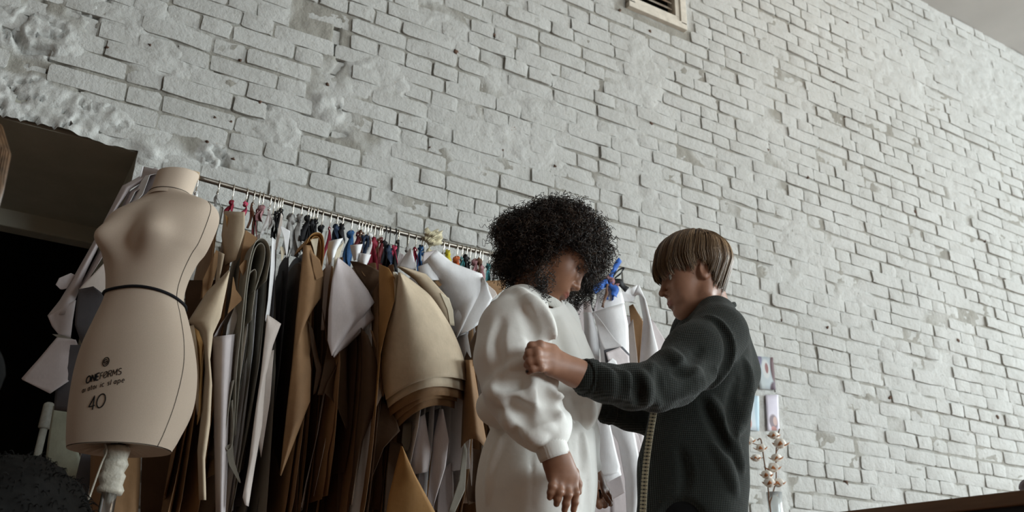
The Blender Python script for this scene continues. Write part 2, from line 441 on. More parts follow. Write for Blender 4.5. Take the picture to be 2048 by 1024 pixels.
def wall_with_windows(name, along, spans, fixed, zlo, zhi, thick, label):
    m = MB(); lo, hi = along
    def b(a0, a1, z0, z1):
        m.box((fixed, a0, z0), (fixed+thick, a1, z1)) if name == 'wall_right' else m.box((a0, fixed-thick, z0), (a1, fixed, z1))
    cur = lo
    for s0, s1 in sorted(spans):
        b(cur, s0, 0, CEIL); b(s0, s1, 0, zlo); b(s0, s1, zhi, CEIL); cur = s1
    b(cur, hi, 0, CEIL)
    shell(name, m, M_PLAIN, label, 'wall')
EW = [(y-WIN_W/2, y+WIN_W/2) for y in END_Y]; SW = [(x-WIN_W/2, x+WIN_W/2) for x in STREET_X]
wall_with_windows('wall_right', (FRONT, WALL), EW, RIGHT, 1.3, 4.2, .3, 'end wall with three tall windows')
wall_with_windows('wall_front', (LEFT, RIGHT), SW, FRONT, 1.3, 4.2, .3, 'street wall with tall windows')
M_FRAME = simple('painted_window_wood', (0.6, 0.59, 0.56), 0.5, 0.4, var=.05)
wn = 0
for y0, y1 in EW:
    wn += 1; m = MB(); x = RIGHT+.12
    for yy in (y0, (y0+y1)/2-.025, y1-.05): m.box((x, yy, 1.3), (x+.06, yy+.05, 4.2))
    for zz in (1.3, 2.2, 3.1, 4.15): m.box((x, y0, zz), (x+.06, y1, zz+.05))
    set_props(m.build('window_%d' % wn, M_FRAME, None, False), 'tall window with white glazing bars in the end wall', 'window', kind='structure')
for x0, x1 in SW:
    wn += 1; m = MB(); y = FRONT-.18
    for xx in (x0, (x0+x1)/2-.025, x1-.05): m.box((xx, y, 1.3), (xx+.05, y+.06, 4.2))
    for zz in (1.3, 2.2, 3.1, 4.15): m.box((x0, y, zz), (x1, y+.06, zz+.05))
    set_props(m.build('window_%d' % wn, M_FRAME, None, False), 'tall window with white glazing bars in the street wall', 'window', kind='structure')
# --- warm pendant lamp under the ceiling
M_SHADE = simple('black_enamel_shade', (.02, .02, .02), .4, .5)
k = NT('lamp_bulb'); k.b.inputs['Emission Color'].default_value = (1, .72, .42, 1); k.b.inputs['Emission Strength'].default_value = 12; M_BULB = k.m
LP = (3.7, 1.35, 4.30)
lamp = empty('pendant_lamp', (LP[0], LP[1], CEIL), 'black enamel pendant lamp hanging under the white ceiling', 'lamp')
MB().tube([(LP[0], LP[1], CEIL+.01), (LP[0], LP[1], LP[2]+.10)], .005, 8).build('cord', M_SHADE, lamp)
v, f = lathe([(.03, .12), (.05, .10), (.10, .06), (.12, .03)], 28, LP); f = f[:-2]; o = obj('lamp_shade', v, f, M_SHADE, lamp)
v, f = lathe([(.001, -.035), (.022, -.025), (.030, 0), (.022, .03), (.015, .06), (.001, .07)], 20, LP); obj('bulb', v, f, M_BULB, lamp)
ld = bpy.data.lights.new('pendant_light', 'POINT'); ld.energy = 8; ld.color = (1, .70, .42); ld.shadow_soft_size = .06
lo_ = bpy.data.objects.new('pendant_light', ld); COL.objects.link(lo_); lo_.location = (LP[0], LP[1], LP[2]-.07)

# --- ventilation window high on the wall: painted frame and rusty louvre slats
M_VENT = simple('cream_vent_paint', (0.60, 0.555, 0.48), 0.6, 0.3, var=.12, scale=25, bump=.2, bscale=60)
k = NT('rusty_vent_slat', .7, .25)
k.color(k.mix((0.40, 0.37, 0.32, 1), (0.26, 0.16, 0.10, 1), k.ramp(k.noise(22, 6, .7), [(.42, (0, 0, 0)), (.62, (1, 1, 1))])))
M_SLAT = k.m
vent = empty('vent_grille', ((VX0+VX1)/2, WALL, VZ0), 'cream framed louvre vent set high in the white brick wall', 'vent')
m = MB()
for lo, hi in (((VX0-.03, VZ0-.03), (VX1+.03, VZ0+.012)), ((VX0-.03, VZ1-.012), (VX1+.03, VZ1+.03)), ((VX0-.03, VZ0), (VX0+.012, VZ1)), ((VX1-.012, VZ0), (VX1+.03, VZ1))):
    m.box((lo[0], WALL-.022, lo[1]), (hi[0], WALL+.03, hi[1]), .003)
m.build('outer_frame', M_VENT, vent, False)
m = MB()
for lo, hi in (((VX0+.012, VZ0+.012), (VX1-.012, VZ0+.045)), ((VX0+.012, VZ1-.045), (VX1-.012, VZ1-.012)), ((VX0+.012, VZ0+.045), (VX0+.042, VZ1-.045)), ((VX1-.042, VZ0+.045), (VX1-.012, VZ1-.045))):
    m.box((lo[0], WALL-.012, lo[1]), (hi[0], WALL+.05, hi[1]), .003)
m.build('inner_frame', M_VENT, vent, False)
zz = VZ0+.05
while zz < VZ1-.06:
    x0, x1 = VX0+.036, VX1-.050
    v = [(x0, WALL+.004, zz), (x1, WALL+.004, zz), (x1, WALL+.045, zz+.05), (x0, WALL+.045, zz+.05), (x0, WALL+.008, zz-.003), (x1, WALL+.008, zz-.003), (x1, WALL+.049, zz+.047), (x0, WALL+.049, zz+.047)]
    MB().add(v, [(0,1,2,3),(7,6,5,4),(0,4,5,1),(1,5,6,2),(2,6,7,3),(3,7,4,0)]).build('slat', M_SLAT, vent, False)
    zz += .042
MB().box((VX0-.02, WALL+.055, VZ0-.02), (VX1+.02, WALL+.07, VZ1+.02)).build('back_panel', M_DARK, vent, False)
# ================================================================ hanging rail with paper patterns
def paper(name, c, rough=.75, var=.10, bump=.35):
    k = NT(name, rough, .25)
    lo = tuple(v*(1-var) for v in c); hi = tuple(min(1, v*(1+var)) for v in c)
    col = k.ramp(k.noise(16, 5, .6), [(.3, lo), (.7, hi)])
    fib = k.ramp(k.noise(260, 3, .6, stretch=(1, 1, .25)), [(.3, (.93, .93, .93)), (.7, (1, 1, 1))])
    k.color(k.mix(col, fib, 1.0, 'MULTIPLY'))
    k.bump(k.noise(11, 4, .5), bump, .010); return k.m
MP = {'kraft': paper('kraft_paper', (.26, .148, .072)), 'light': paper('pale_kraft_paper', (.54, .435, .315)), 'dark': paper('dark_kraft_paper', (.085, .048, .026)),
      'ochre': paper('ochre_card', (.36, .19, .065)), 'white': paper('white_pattern_paper', (.76, .75, .76), .6, .04), 'lav': paper('lavender_white_paper', (.55, .492, .495), .65, .05),
      'grey': paper('grey_beige_paper', (.27, .25, .21), .8, .08), 'slate': paper('slate_lining_paper', (.10, .098, .11), .8, .1), 'cream': paper('cream_paper', (.68, .60, .46), .7, .06),
      'green': paper('greenish_film', (.30, .31, .24), .6, .15), 'beige': paper('beige_pattern_paper', (.56, .49, .45), .75, .05)}
M_STEEL = simple('dull_steel_rod', (.30, .27, .235), .38, .5, metal=1.0, var=.15, scale=40)
M_HOOK = simple('bright_wire_hook', (.70, .66, .58), .25, .5, metal=1.0, var=.1)
M_HOOKB = simple('black_wire_hook', (.02, .02, .02), .35, .5)
M_BLOCK = simple('raw_wood_block', (.50, .38, .26), .8, .2, var=.2, scale=30)
RIB = {'red': (.22, .012, .03), 'pink': (.50, .06, .12), 'maroon': (.11, .012, .016), 'black': (.010, .010, .012), 'navy': (.020, .035, .07), 'blue': (.03, .10, .24), 'brown': (.12, .055, .03),
       'grey': (.30, .29, .28), 'white': (.72, .71, .70), 'cream': (.62, .55, .38), 'yellow': (.60, .50, .04), 'orange': (.45, .10, .03), 'teal': (.05, .22, .24), 'royal': (.025, .11, .42), 'rose': (.30, .15, .16)}
MR = {k_: simple(k_+'_ribbon', c, .7, .3, var=.2, scale=60, bump=.2, bscale=300) for k_, c in RIB.items()}
RY = 2.65
_rail = smooth_path([W(x, y, RY) for x, y in ((388, 353), (550, 398.5), (712, 443), (850, 478), (992, 510.5), (1100, 534), (1192, 553), (1222, 559))], 8)
rail = empty('clothes_rail', W(388, 353, RY), 'dull steel rail carrying the hanging paper patterns', 'rail')
MB().tube(_rail, .0082, 14).build('rod', M_STEEL, rail)
p0, p1 = _rail[0], _rail[-6]
m = MB(); m.box((p0[0]-.012, RY-.014, p0[2]-.014), (p0[0]+.014, RY+.014, p0[2]+.014), .004); m.build('end_block', M_BLOCK, rail, False)
for p in (p0, p1):
    MB().tube([(p[0], RY+.006, p[2]), (p[0], WALL+.02, p[2])], .007, 10).build('wall_arm', M_STEEL, rail)
def rail_at(px):
    """point of the rod seen at pixel column px"""
    q = project(_rail)[:, 0]; return np.array([np.interp(px, q, _rail[:, i]) for i in range(3)])

def sheet_geo(L, R, yl, yr, bulge=0.0, arch=0.0, crink=.004, seed=0, cols=11, sub=5, rnd=False):
    if arch or bulge >= .045 or rnd: Lp = smooth_path(L, sub); Rp = smooth_path(R, sub)
    else:                                               # cut paper: straight edges and crisp corners
        ss = max(len(L), len(R))*sub
        st = lambda P: np.stack([np.interp(np.linspace(0, len(P)-1, (len(P)-1)*sub+1), np.arange(len(P)), np.array(P, float)[:, i]) for i in (0, 1)], 1)
        Lp = st(L); Rp = st(R)
    n = max(len(Lp), len(Rp))
    rs = lambda P: np.stack([np.interp(np.linspace(0, 1, n), np.linspace(0, 1, len(P)), P[:, i]) for i in (0, 1)], 1)
    Lp, Rp = rs(Lp), rs(Rp); v = []
    for i in range(n):
        fr = i/(n-1)
        for j in range(cols):
            u = j/(cols-1); q = Lp[i]*(1-u) + Rp[i]*u
            Y = yl*(1-u) + yr*u - bulge*math.sin(math.pi*u)
            v.append(W(q[0], q[1] - arch*fr*fr*4*u*(1-u), Y))
    v = np.array(v)
    dn = crink*fbm(v[:, 0]*9+seed, v[:, 2]*9, v[:, 1]*3, 13+seed, 3) + crink*.7*(np.abs(fbm(v[:, 0]*16+seed, v[:, 2]*12+seed, 0, 33+seed, 2))-.25)
    v[:, 1] += dn; v[:, 0] += dn*.4
    f = [(i*cols+j, (i+1)*cols+j, (i+1)*cols+j+1, i*cols+j+1) for i in range(n-1) for j in range(cols-1)]
    return v, f
_sn = [0]
def thicken(o, t=.0011):
    md = o.modifiers.new('paper_thickness', 'SOLIDIFY'); md.thickness = t; md.offset = 0; return o
def sheet(parent, mat, L, R, yl, yr=None, bulge=0.0, arch=0.0, crink=.004, name='paper_sheet'):
    _sn[0] += 1
    v, f = sheet_geo(L, R, yl, yl if yr is None else yr, bulge, arch, crink, _sn[0])
    return thicken(obj(name, v, f, MP[mat], parent))
def fold(parent, mat, path, y0, y1, name='folded_sheet'):
    """sheet seen edge-on: a path in the picture swept from depth y0 to y1"""
    _sn[0] += 1
    P = smooth_path(path, 5); v = []
    ys = np.linspace(y0, y1, 5)
    base = np.array([W(a, b, (y0)) for a, b in P])
    for y in ys:
        q = base.copy(); q[:, 1] += y-y0
        q[:, 0] += .004*fbm(base[:, 2]*8, y*6, 0, _sn[0], 2); v.append(q)
    v = np.concatenate(v); n = len(P)
    f = [(a*n+i, a*n+i+1, (a+1)*n+i+1, (a+1)*n+i) for a in range(4) for i in range(n-1)]
    return thicken(obj(name, v, f, MP[mat], parent), .0022)

def hook(parent, p, black=False, drop=.055):
    x, y, z = p; r = .0105
    pts = [(x, y + r*math.cos(a), z + r*math.sin(a)) for a in np.linspace(math.radians(-50), math.radians(180), 12)]
    pts += [(x, y-r, z-.010), (x+.001, y-r*.6, z-drop*.55), (x, y-.002, z-drop)]
    pts += [(x, y + .006*math.cos(a), z-drop-.006+.006*math.sin(a)) for a in np.linspace(math.radians(150), math.radians(330), 6)]
    return MB().tube(pts, .0017 if not black else .0020, 6).build('hook', M_HOOKB if black else M_HOOK, parent)
def ribbon(parent, p, colr, length=.09, width=.014, seed=0, knot=True, drop=.055):
    r = np.random.default_rng(seed); x, y, z = p; m = MB(); z0 = z-drop-.004
    for s in (-1, 1):
        n = 9; v = []; dx = s*r.uniform(.004, .012); tw = r.uniform(-.9, .9); yy = r.uniform(-.016, .004)
        for i in range(n):
            t = i/(n-1); a = tw*(1-t)*2 + s*.5 + t*r.uniform(.6, .9)
            c = np.array([x + dx*t + .004*math.sin(5*t+seed), y-.004 + yy*t, z0 - length*t*(1 if s > 0 else r.uniform(.93, .97))])
            w = width*(.35+.65*min(1, t*3)); d = np.array([math.cos(a), math.sin(a), .05])*w/2
            v += [c-d, c+d]
        m.add(v, [(2*i, 2*i+1, 2*i+3, 2*i+2) for i in range(n-1)])
    o = thicken(m.build('ribbon', MR[colr], parent), .0012)
    o['kind'] = 'stuff'
    if knot:
        k_ = MB(); v = []; n1, n2 = 10, 7
        for i in range(n1):
            for j in range(n2):
                th, ph = 2*math.pi*i/n1, math.pi*j/(n2-1); rr = width*.45*(1+.45*math.sin(3*th+2*ph+seed)+.2*math.sin(5*th-3*ph))
                v.append((x+rr*math.sin(ph)*math.cos(th), y-.003+rr*math.sin(ph)*math.sin(th)*.8, z0+rr*1.05*math.cos(ph)))
        k_.add(v, [(i*n2+j, i*n2+j+1, ((i+1) % n1)*n2+j+1, ((i+1) % n1)*n2+j) for i in range(n1) for j in range(n2-1)])
        k_.build('knot', MR[colr], parent)
    return o
def filler(parent, p, mat, seed, n=2, top=.13, length=.85):
    """sheets hanging edge-on to the rail"""
    r = np.random.default_rng(seed); x, y, z = p
    for q in range(n):
        yc = y + r.uniform(-.05, .10); hw = r.uniform(.10, .20); zt = z-top-r.uniform(0, .05); ln = length*r.uniform(.75, 1.1)
        dx0 = r.uniform(-.006, .006); nr, nc_ = 12, 7; v = []; c1, c2, c3 = r.uniform(-.02, .02, 3); curl = r.uniform(-.03, .03)
        for i in range(nr):
            t = i/(nr-1); w = hw*(.35 + .65*min(1, t*2.2)**.7) * (1 - .35*max(0, t-.7)/.3*r.uniform(.2, 1))
            for j in range(nc_):
                s = j/(nc_-1)*2-1
                v.append((x + dx0 + c1*t + c2*t*t + c3*.6*s*t + curl*t*s*s*s, yc + s*w, zt - ln*t - .05*(s*s)*(1-t)*w/.1*.5))
        f = [(i*nc_+j, (i+1)*nc_+j, (i+1)*nc_+j+1, i*nc_+j+1) for i in range(nr-1) for j in range(nc_-1)]
        thicken(obj('paper_sheet', v, f, MP[mat], parent))

# hooks along the rail: pixel column on the rod, ribbon colour, ribbon length, width, paper of the edge-on sheets, black hook?
HOOKS = [(438, 'grey', .05, .008, 'kraft', 0), (467, 'red', .050, .016, 'kraft', 0), (494, 'pink', .050, .016, 'light', 0), (508, 'brown', .09, .008, 'white', 0), (519, 'maroon', .12, .010, 'grey', 0),
 (526, 'rose', .05, .024, 'white', 0), (541, 'white', .10, .012, 'grey', 0), (549, 'grey', .06, .010, 'slate', 0), (556, 'black', .09, .016, 'grey', 0), (560, 'black', .10, .012, 'slate', 0), (564, 'black', .07, .014, 'dark', 0),
 (586, 'grey', .13, .030, 'slate', 0), (603, 'grey', .14, .026, 'dark', 0), (616, 'black', .09, .020, 'slate', 0), (621, 'black', .11, .018, 'kraft', 0), (627, 'black', .10, .022, 'dark', 0), (634, 'black', .11, .016, 'kraft', 0),
 (645, 'black', .09, .022, 'dark', 0), (661, 'red', .13, .010, 'kraft', 0), (674, 'navy', .07, .022, 'white', 0), (685, 'black', .06, .020, 'kraft', 0), (703, 'blue', .15, .026, 'dark', 0), (717, 'maroon', .06, .014, 'kraft', 0),
 (723, 'brown', .08, .016, 'white', 0), (729, 'navy', .11, .020, 'dark', 0), (735, 'navy', .12, .018, 'kraft', 0), (741, 'white', .10, .020, 'dark', 0), (749, 'red', .16, .032, 'dark', 0), (759, 'brown', .12, .014, 'ochre', 0),
 (763, 'maroon', .14, .014, 'dark', 0), (771, 'black', .14, .020, 'dark', 1), (779, 'navy', .07, .030, 'kraft', 1), (791, 'pink', .07, .022, 'kraft', 1), (796, 'black', .12, .014, 'kraft', 0), (816, 'grey', .08, .018, 'white', 0),
 (831, 'red', .06, .014, 'white', 0), (843, 'blue', .12, .020, 'white', 0), (848, 'blue', .10, .014, 'kraft', 0), (859, 'cream', .05, .030, 'white', 0), (886, 'grey', .05, .010, 'white', 0), (896, 'yellow', .07, .020, 'white', 0),
 (913, 'orange', .08, .026, 'white', 0), (923, 'teal', .05, .014, 'kraft', 0), (932, 'black', .12, .022, 'kraft', 0), (939, 'black', .10, .014, 'white', 0), (949, 'rose', .12, .024, 'kraft', 0), (958, 'brown', .09, .024, 'kraft', 0),
 (963, 'rose', .08, .020, 'dark', 0), (977, 'teal', .12, .018, 'kraft', 0), (986, 'grey', .12, .016, 'white', 0)]
HERO = {438: 'pale brown paper pattern with wide leaf flaps hanging beside the dress form', 494: 'brown paper pattern with pointed corners on a pink ribbon', 508: 'white paper pattern rolled into an open tube beside brown leaf flap',
        519: 'grey beige paper pattern doubled over in a thick loop', 541: 'long beige white paper strip pattern with a pointed flap', 556: 'pale paper pattern with narrow white tips under black ribbon', 621: 'tall mid brown kraft pattern with ochre loop at its top',
        661: 'white curled paper pattern on a narrow red ribbon', 674: 'lavender white leaf shaped pattern in layers on a navy ribbon', 717: 'dark brown folded kraft pattern behind the lavender leaf', 723: 'white cup shaped paper pattern on a brown ribbon',
        763: 'ochre card pattern with a lit edge painted cream on a maroon ribbon', 645: 'dark brown crossing kraft strips hanging under the lavender leaf pattern', 749: 'brown kraft pattern with jagged side on a big red ribbon',
        791: 'large pale kraft skirt pattern with stacked curved hems', 796: 'orange brown card triangle hanging below the stacked skirt hems', 816: 'small white peaked paper pattern on a grey ribbon', 831: 'white paper pattern showing under the kraft skirt hems',
        848: 'light brown kraft pattern fanned behind the large skirt pattern', 859: 'big white layered paper pattern topped with a cream lace flower', 949: 'dark and orange kraft pattern between the white layers and woman', 958: 'brown kraft paper roll with open end beside the white outfit'}
BUN = {}
PNAME = {'kraft': 'brown', 'light': 'pale brown', 'dark': 'dark brown', 'slate': 'slate', 'grey': 'grey beige', 'white': 'white', 'ochre': 'ochre'}
def filler_label(i, c, mt):
    a = HOOKS[i-1][1]; b = HOOKS[i+1][1] if i+1 < len(HOOKS) else None
    if b is None: return 'narrow %s paper pattern on a %s ribbon beside the curly hair' % (PNAME[mt], c)
    return 'narrow %s paper pattern on a %s ribbon between the %s and %s ribbons' % (PNAME[mt], c, a, b)
for i, (px, c, ln, wd, mt, bl) in enumerate(HOOKS):
    p = rail_at(px)
    lab = HERO.get(px) or filler_label(i, c, mt)
    e = empty('pattern_bundle', p, lab, 'paper pattern', 'paper patterns hanging from the rail')
    BUN[px] = e
    drop = .030 + .028*((i*37) % 10)/10 + (.02 if bl else 0)
    hook(e, p, bl, drop); ribbon(e, p, c, ln, wd, i*11+3, True, drop)
    if px not in (791, 859): filler(e, p, mt, i*5+1, 2 if i % 3 else 3, .10 + .5*ln)
    if px in (859,):   # cream lace flower
        r = np.random.default_rng(5); m = MB()
        for q in range(16):
            a, b = r.uniform(0, 6.28), r.uniform(-.8, 1.2); cx_, cy_, cz_ = p[0]+.018*math.cos(a), p[1]-.02+.014*math.sin(a), p[2]-.006+.018*b
            n_ = 8; v = [(cx_, cy_, cz_)] + [(cx_+.018*math.cos(a+t)*(1+.2*math.sin(5*t)), cy_-.012+.008*math.sin(3*t), cz_+.016*math.sin(t)) for t in np.linspace(0, 6.28, n_, endpoint=False)]
            m.add(v, [(0, 1+j, 1+(j+1) % n_) for j in range(n_)])
        o = thicken(m.build('lace_flower', MR['cream'], e)); o['kind'] = 'stuff'
B = BUN
# --- the sheets that show their faces, left to right
sheet(B[438], 'light', [(449, 422), (443, 470), (450, 530)], [(490, 424), (489, 465), (472, 520)], 2.58, 2.50, .02)
sheet(B[438], 'ochre', [(450, 428), (456, 470), (463, 520)], [(456, 435), (462, 470), (467, 520)], 2.55)
sheet(B[438], 'light', [(457, 540), (415, 582), (376, 643), (398, 662), (408, 690), (410, 740), (404, 820), (395, 900), (398, 1000)], [(459, 543), (452, 580), (441, 635), (426, 668), (420, 719), (424, 770), (420, 850), (410, 920), (412, 1000)], 2.46, 2.40, .03)
sheet(B[438], 'light', [(369, 655), (376, 700), (388, 760), (394, 830)], [(388, 650), (394, 690), (398, 740), (397, 820)], 2.46, 2.44)
sheet(B[438], 'ochre', [(386, 651), (394, 690), (397, 760), (394, 850)], [(389, 650), (406, 670), (408, 700), (402, 830)], 2.47, 2.50)
sheet(B[438], 'light', [(437, 502), (434, 540), (430, 575)], [(449, 508), (443, 540), (436, 575)], 2.50, 2.47, .01)
sheet(B[438], 'kraft', [(432, 500), (405, 560), (404, 620)], [(440, 505), (430, 550), (415, 600)], 2.52)
sheet(B[438], 'dark', [(398, 600), (385, 640), (372, 690)], [(412, 590), (400, 640), (385, 700)], 2.56)
sheet(B[438], 'dark', [(286, 640), (286, 820), (280, 1060)], [(360, 600), (385, 820), (380, 1060)], 2.74, 2.70)  # dark backing sheet added to darken the gap behind the dress form
sheet(B[438], 'dark', [(370, 560), (372, 800), (370, 1060)], [(440, 560), (436, 800), (430, 1060)], 2.66, 2.62)  # second added backing, darkens the gap where bright wall would show
sheet(B[494], 'kraft', [(491, 460), (484, 495), (479, 530), (474, 600)], [(493, 461), (515, 475), (500, 500), (482, 570)], 2.50)
sheet(B[494], 'kraft', [(466, 553), (462, 590), (458, 610), (455, 627)], [(467, 554), (472, 580), (486, 599), (456, 627)], 2.43)
sheet(B[494], 'kraft', [(489, 520), (478, 533), (482, 545)], [(494, 520), (492, 540), (486, 552)], 2.44)
sheet(B[508], 'lav', [(426, 674), (427, 760), (428, 850), (432, 1040)], [(472, 668), (466, 730), (460, 820), (450, 1040)], 2.47, 2.45, .05, 0, .002)
sheet(B[508], 'lav', [(466, 614), (442, 648), (427, 674)], [(479, 622), (477, 650), (472, 668)], 2.50, 2.50, -.03)
sheet(B[508], 'white', [(470, 612), (455, 650), (450, 680)], [(476, 635), (470, 655), (463, 678)], 2.47)
fold(B[519], 'grey', [(466, 870), (474, 740), (486, 620), (497, 530), (506, 490), (520, 476), (534, 486), (539, 515), (533, 560)], 2.42, 2.58)
fold(B[519], 'grey', [(472, 870), (480, 740), (491, 620), (501, 540), (510, 500), (521, 486), (530, 497), (527, 530), (512, 580)], 2.43, 2.60)
fold(B[519], 'grey', [(476, 760), (486, 650), (496, 560), (507, 540), (513, 545), (510, 580), (503, 640)], 2.44, 2.52)
fold(B[519], 'grey', [(468, 760), (456, 830), (448, 880), (450, 892), (458, 900), (466, 880), (466, 800)], 2.42, 2.60)
sheet(B[519], 'grey', [(450, 893), (458, 930), (478, 965)], [(465, 885), (468, 920), (482, 966)], 2.43)
sheet(B[541], 'beige', [(534, 629), (529, 680), (520, 760), (509, 835), (497, 930), (485, 995), (490, 1010)], [(536, 630), (562, 648), (546, 690), (532, 750), (524, 850), (510, 930), (497, 1013)], 2.41, 2.43, .01)
sheet(B[541], 'beige', [(536, 705), (528, 800), (518, 890)], [(548, 700), (540, 800), (522, 915)], 2.45)
sheet(B[541], 'white', [(544, 474), (542, 520), (536, 600), (530, 640)], [(551, 480), (549, 540), (541, 610), (536, 650)], 2.44, 2.46)
sheet(B[556], 'white', [(560, 452), (567, 475), (573, 515)], [(563, 452), (580, 462), (574, 516)], 2.44)
sheet(B[556], 'cream', [(560, 493), (562, 508), (563, 522)], [(566, 494), (570, 505), (564, 523)], 2.45)
sheet(B[556], 'beige', [(562, 425), (556, 460), (550, 500)], [(566, 432), (563, 460), (554, 500)], 2.48)
sheet(B[621], 'kraft', [(607, 490), (600, 560), (592, 640), (585, 720), (576, 800), (567, 880), (560, 950)], [(622, 491), (646, 550), (641, 596), (613, 637), (622, 740), (620, 802), (562, 952)], 2.44, 2.46, .02)
sheet(B[621], 'kraft', [(620, 500), (626, 540), (632, 560)], [(640, 520), (646, 545), (646, 552)], 2.43)
fold(B[621], 'ochre', [(614, 486), (622, 470), (634, 465), (645, 472), (648, 500), (644, 535), (636, 552)], 2.44, 2.56)
fold(B[621], 'ochre', [(620, 482), (630, 473), (640, 478), (642, 505), (636, 545)], 2.45, 2.56)
sheet(B[621], 'cream', [(620, 478), (626, 495), (630, 513)], [(637, 476), (634, 495), (632, 515)], 2.45)
sheet(B[621], 'dark', [(616, 640), (622, 690), (632, 740), (626, 790)], [(626, 660), (636, 712), (644, 742), (632, 785)], 2.48)
sheet(B[661], 'white', [(658, 482), (654, 505), (658, 531)], [(686, 476), (674, 498), (668, 516)], 2.47, 2.44, .02)
sheet(B[661], 'beige', [(656, 490), (648, 560), (642, 660)], [(668, 500), (657, 570), (648, 660)], 2.49)
sheet(B[661], 'cream', [(672, 500), (668, 525), (664, 560)], [(688, 482), (680, 510), (670, 540)], 2.48)
sheet(B[674], 'lav', [(675, 515), (664, 560), (657, 620), (655, 680), (663, 711)], [(677, 515), (704, 537), (736, 581), (749, 605), (666, 711)], 2.42, 2.47, .02, 0, .003)
sheet(B[674], 'lav', [(676, 520), (666, 580), (662, 650), (664, 700), (667, 714)], [(700, 536), (734, 590), (741, 620), (749, 637), (669, 716)], 2.44, 2.49, .015, 0, .003)
sheet(B[674], 'white', [(678, 524), (670, 590), (668, 650), (668, 700), (669, 714)], [(700, 540), (730, 590), (737, 626), (745, 641), (671, 716)], 2.455, 2.505, .01, 0, .003)
sheet(B[717], 'dark', [(700, 522), (712, 545), (728, 570), (740, 589)], [(716, 524), (742, 533), (767, 546), (742, 590)], 2.50, 2.47)
sheet(B[717], 'kraft', [(716, 524), (724, 545), (728, 552)], [(722, 526), (738, 545), (746, 556)], 2.49)
sheet(B[723], 'white', [(717, 505), (716, 520), (722, 531)], [(742, 509), (738, 520), (732, 532)], 2.52, 2.50, .02)
sheet(B[723], 'white', [(700, 490), (703, 505), (708, 522)], [(725, 488), (722, 500), (716, 518)], 2.54, 2.52, .02)
sheet(B[645], 'dark', [(690, 660), (672, 735), (655, 765), (648, 785), (672, 808), (692, 858)], [(692, 670), (693, 720), (694, 760), (695, 800), (696, 830), (697, 860)], 2.46, 2.50)
sheet(B[645], 'dark', [(642, 600), (648, 640), (656, 690), (640, 770), (634, 790)], [(652, 680), (668, 718), (672, 732), (660, 762), (646, 790)], 2.47)
sheet(B[645], 'dark', [(690, 690), (690, 760), (684, 850), (676, 950), (672, 1040)], [(722, 690), (716, 760), (708, 850), (702, 950), (700, 1040)], 2.56)
sheet(B[749], 'dark', [(722, 655), (722, 740), (718, 800), (712, 860), (706, 930), (698, 1010)], [(736, 672), (752, 716), (763, 793), (744, 832), (726, 880), (704, 1010)], 2.46, 2.43, .02)
sheet(B[749], 'kraft', [(741, 660), (752, 700), (756, 740), (756, 770)], [(745, 662), (764, 720), (776, 760), (766, 795)], 2.45)
sheet(B[749], 'dark', [(765, 798), (744, 850), (733, 920), (724, 1000)], [(792, 838), (800, 862), (768, 895), (752, 935)], 2.48, 2.46)
sheet(B[763], 'ochre', [(758, 528), (758, 580), (758, 630), (755, 700), (750, 780), (747, 832)], [(777, 536), (790, 556), (789, 602), (775, 648), (762, 700), (750, 832)], 2.45, 2.40, .01)
sheet(B[763], 'cream', [(786, 543), (789, 570), (790, 604)], [(794, 548), (810, 577), (792, 606)], 2.40, 2.43)  # lit side of the same ochre card, its light put into cream colour
for q in range(5):   # stacked skirt hems
    hl, hr = [((772, 800), (938, 763)), ((776, 816), (930, 783)), ((780, 833), (929, 801)), ((786, 848), (914, 803)), ((790, 862), (909, 817))][q]
    d = .013*q
    sheet(B[791], 'light' if q in (0, 1) else 'kraft', [(797, 545+2*q), (783, 600), (770, 660), (763, 725), (766+2*q, 770), hl], [(801, 545+2*q), (838-q, 572), (868-q, 600), (901-2*q, 652), (924-3*q, 706), hr], 2.44+d, 2.43+d, .07, 24, .006)
sheet(B[848], 'light', [(794, 534), (830, 560), (862, 600), (884, 640)], [(802, 533), (852, 548), (893, 592), (908, 652)], 2.49, 2.47, .01)
sheet(B[848], 'kraft', [(850, 546), (862, 556), (878, 574)], [(856, 546), (878, 558), (889, 566)], 2.50)
sheet(B[848], 'cream', [(880, 585), (895, 620), (900, 650)], [(898, 596), (906, 620), (909, 652)], 2.465)
sheet(B[816], 'white', [(820, 497), (808, 513), (796, 534)], [(822, 497), (828, 516), (832, 541)], 2.55, 2.52, .01)
sheet(B[816], 'lav', [(800, 505), (796, 520), (794, 535)], [(808, 510), (812, 525), (815, 538)], 2.56)
sheet(B[859], 'white', [(845, 527), (852, 545), (880, 582), (904, 625), (906, 655), (912, 676)], [(872, 499), (906, 526), (964, 548), (972, 573), (950, 612), (914, 676)], 2.52, 2.46, .03, 0, .004)
sheet(B[859], 'white', [(964, 551), (925, 592), (905, 632), (908, 672)], [(968, 556), (985, 597), (962, 642), (938, 662)], 2.50, 2.44, .015, 0, .004)
sheet(B[859], 'white', [(966, 556), (930, 596), (908, 640), (908, 676)], [(976, 568), (980, 606), (958, 648), (930, 668)], 2.51, 2.455, .015, 0, .003)
sheet(B[859], 'white', [(836, 533), (838, 548), (850, 560)], [(868, 521), (872, 540), (878, 560)], 2.50, 2.49, .015)
sheet(B[859], 'lav', [(848, 505), (844, 520), (846, 532)], [(872, 500), (880, 512), (890, 525)], 2.53)
sheet(B[859], 'slate', [(910, 668), (918, 690), (924, 704)], [(938, 662), (932, 685), (927, 706)], 2.52)
sheet(B[949], 'dark', [(960, 646), (938, 690), (924, 732)], [(966, 655), (962, 690), (932, 740)], 2.45, 2.42)
sheet(B[949], 'ochre', [(964, 680), (944, 710), (930, 738)], [(968, 690), (958, 716), (936, 748)], 2.44, 2.41)
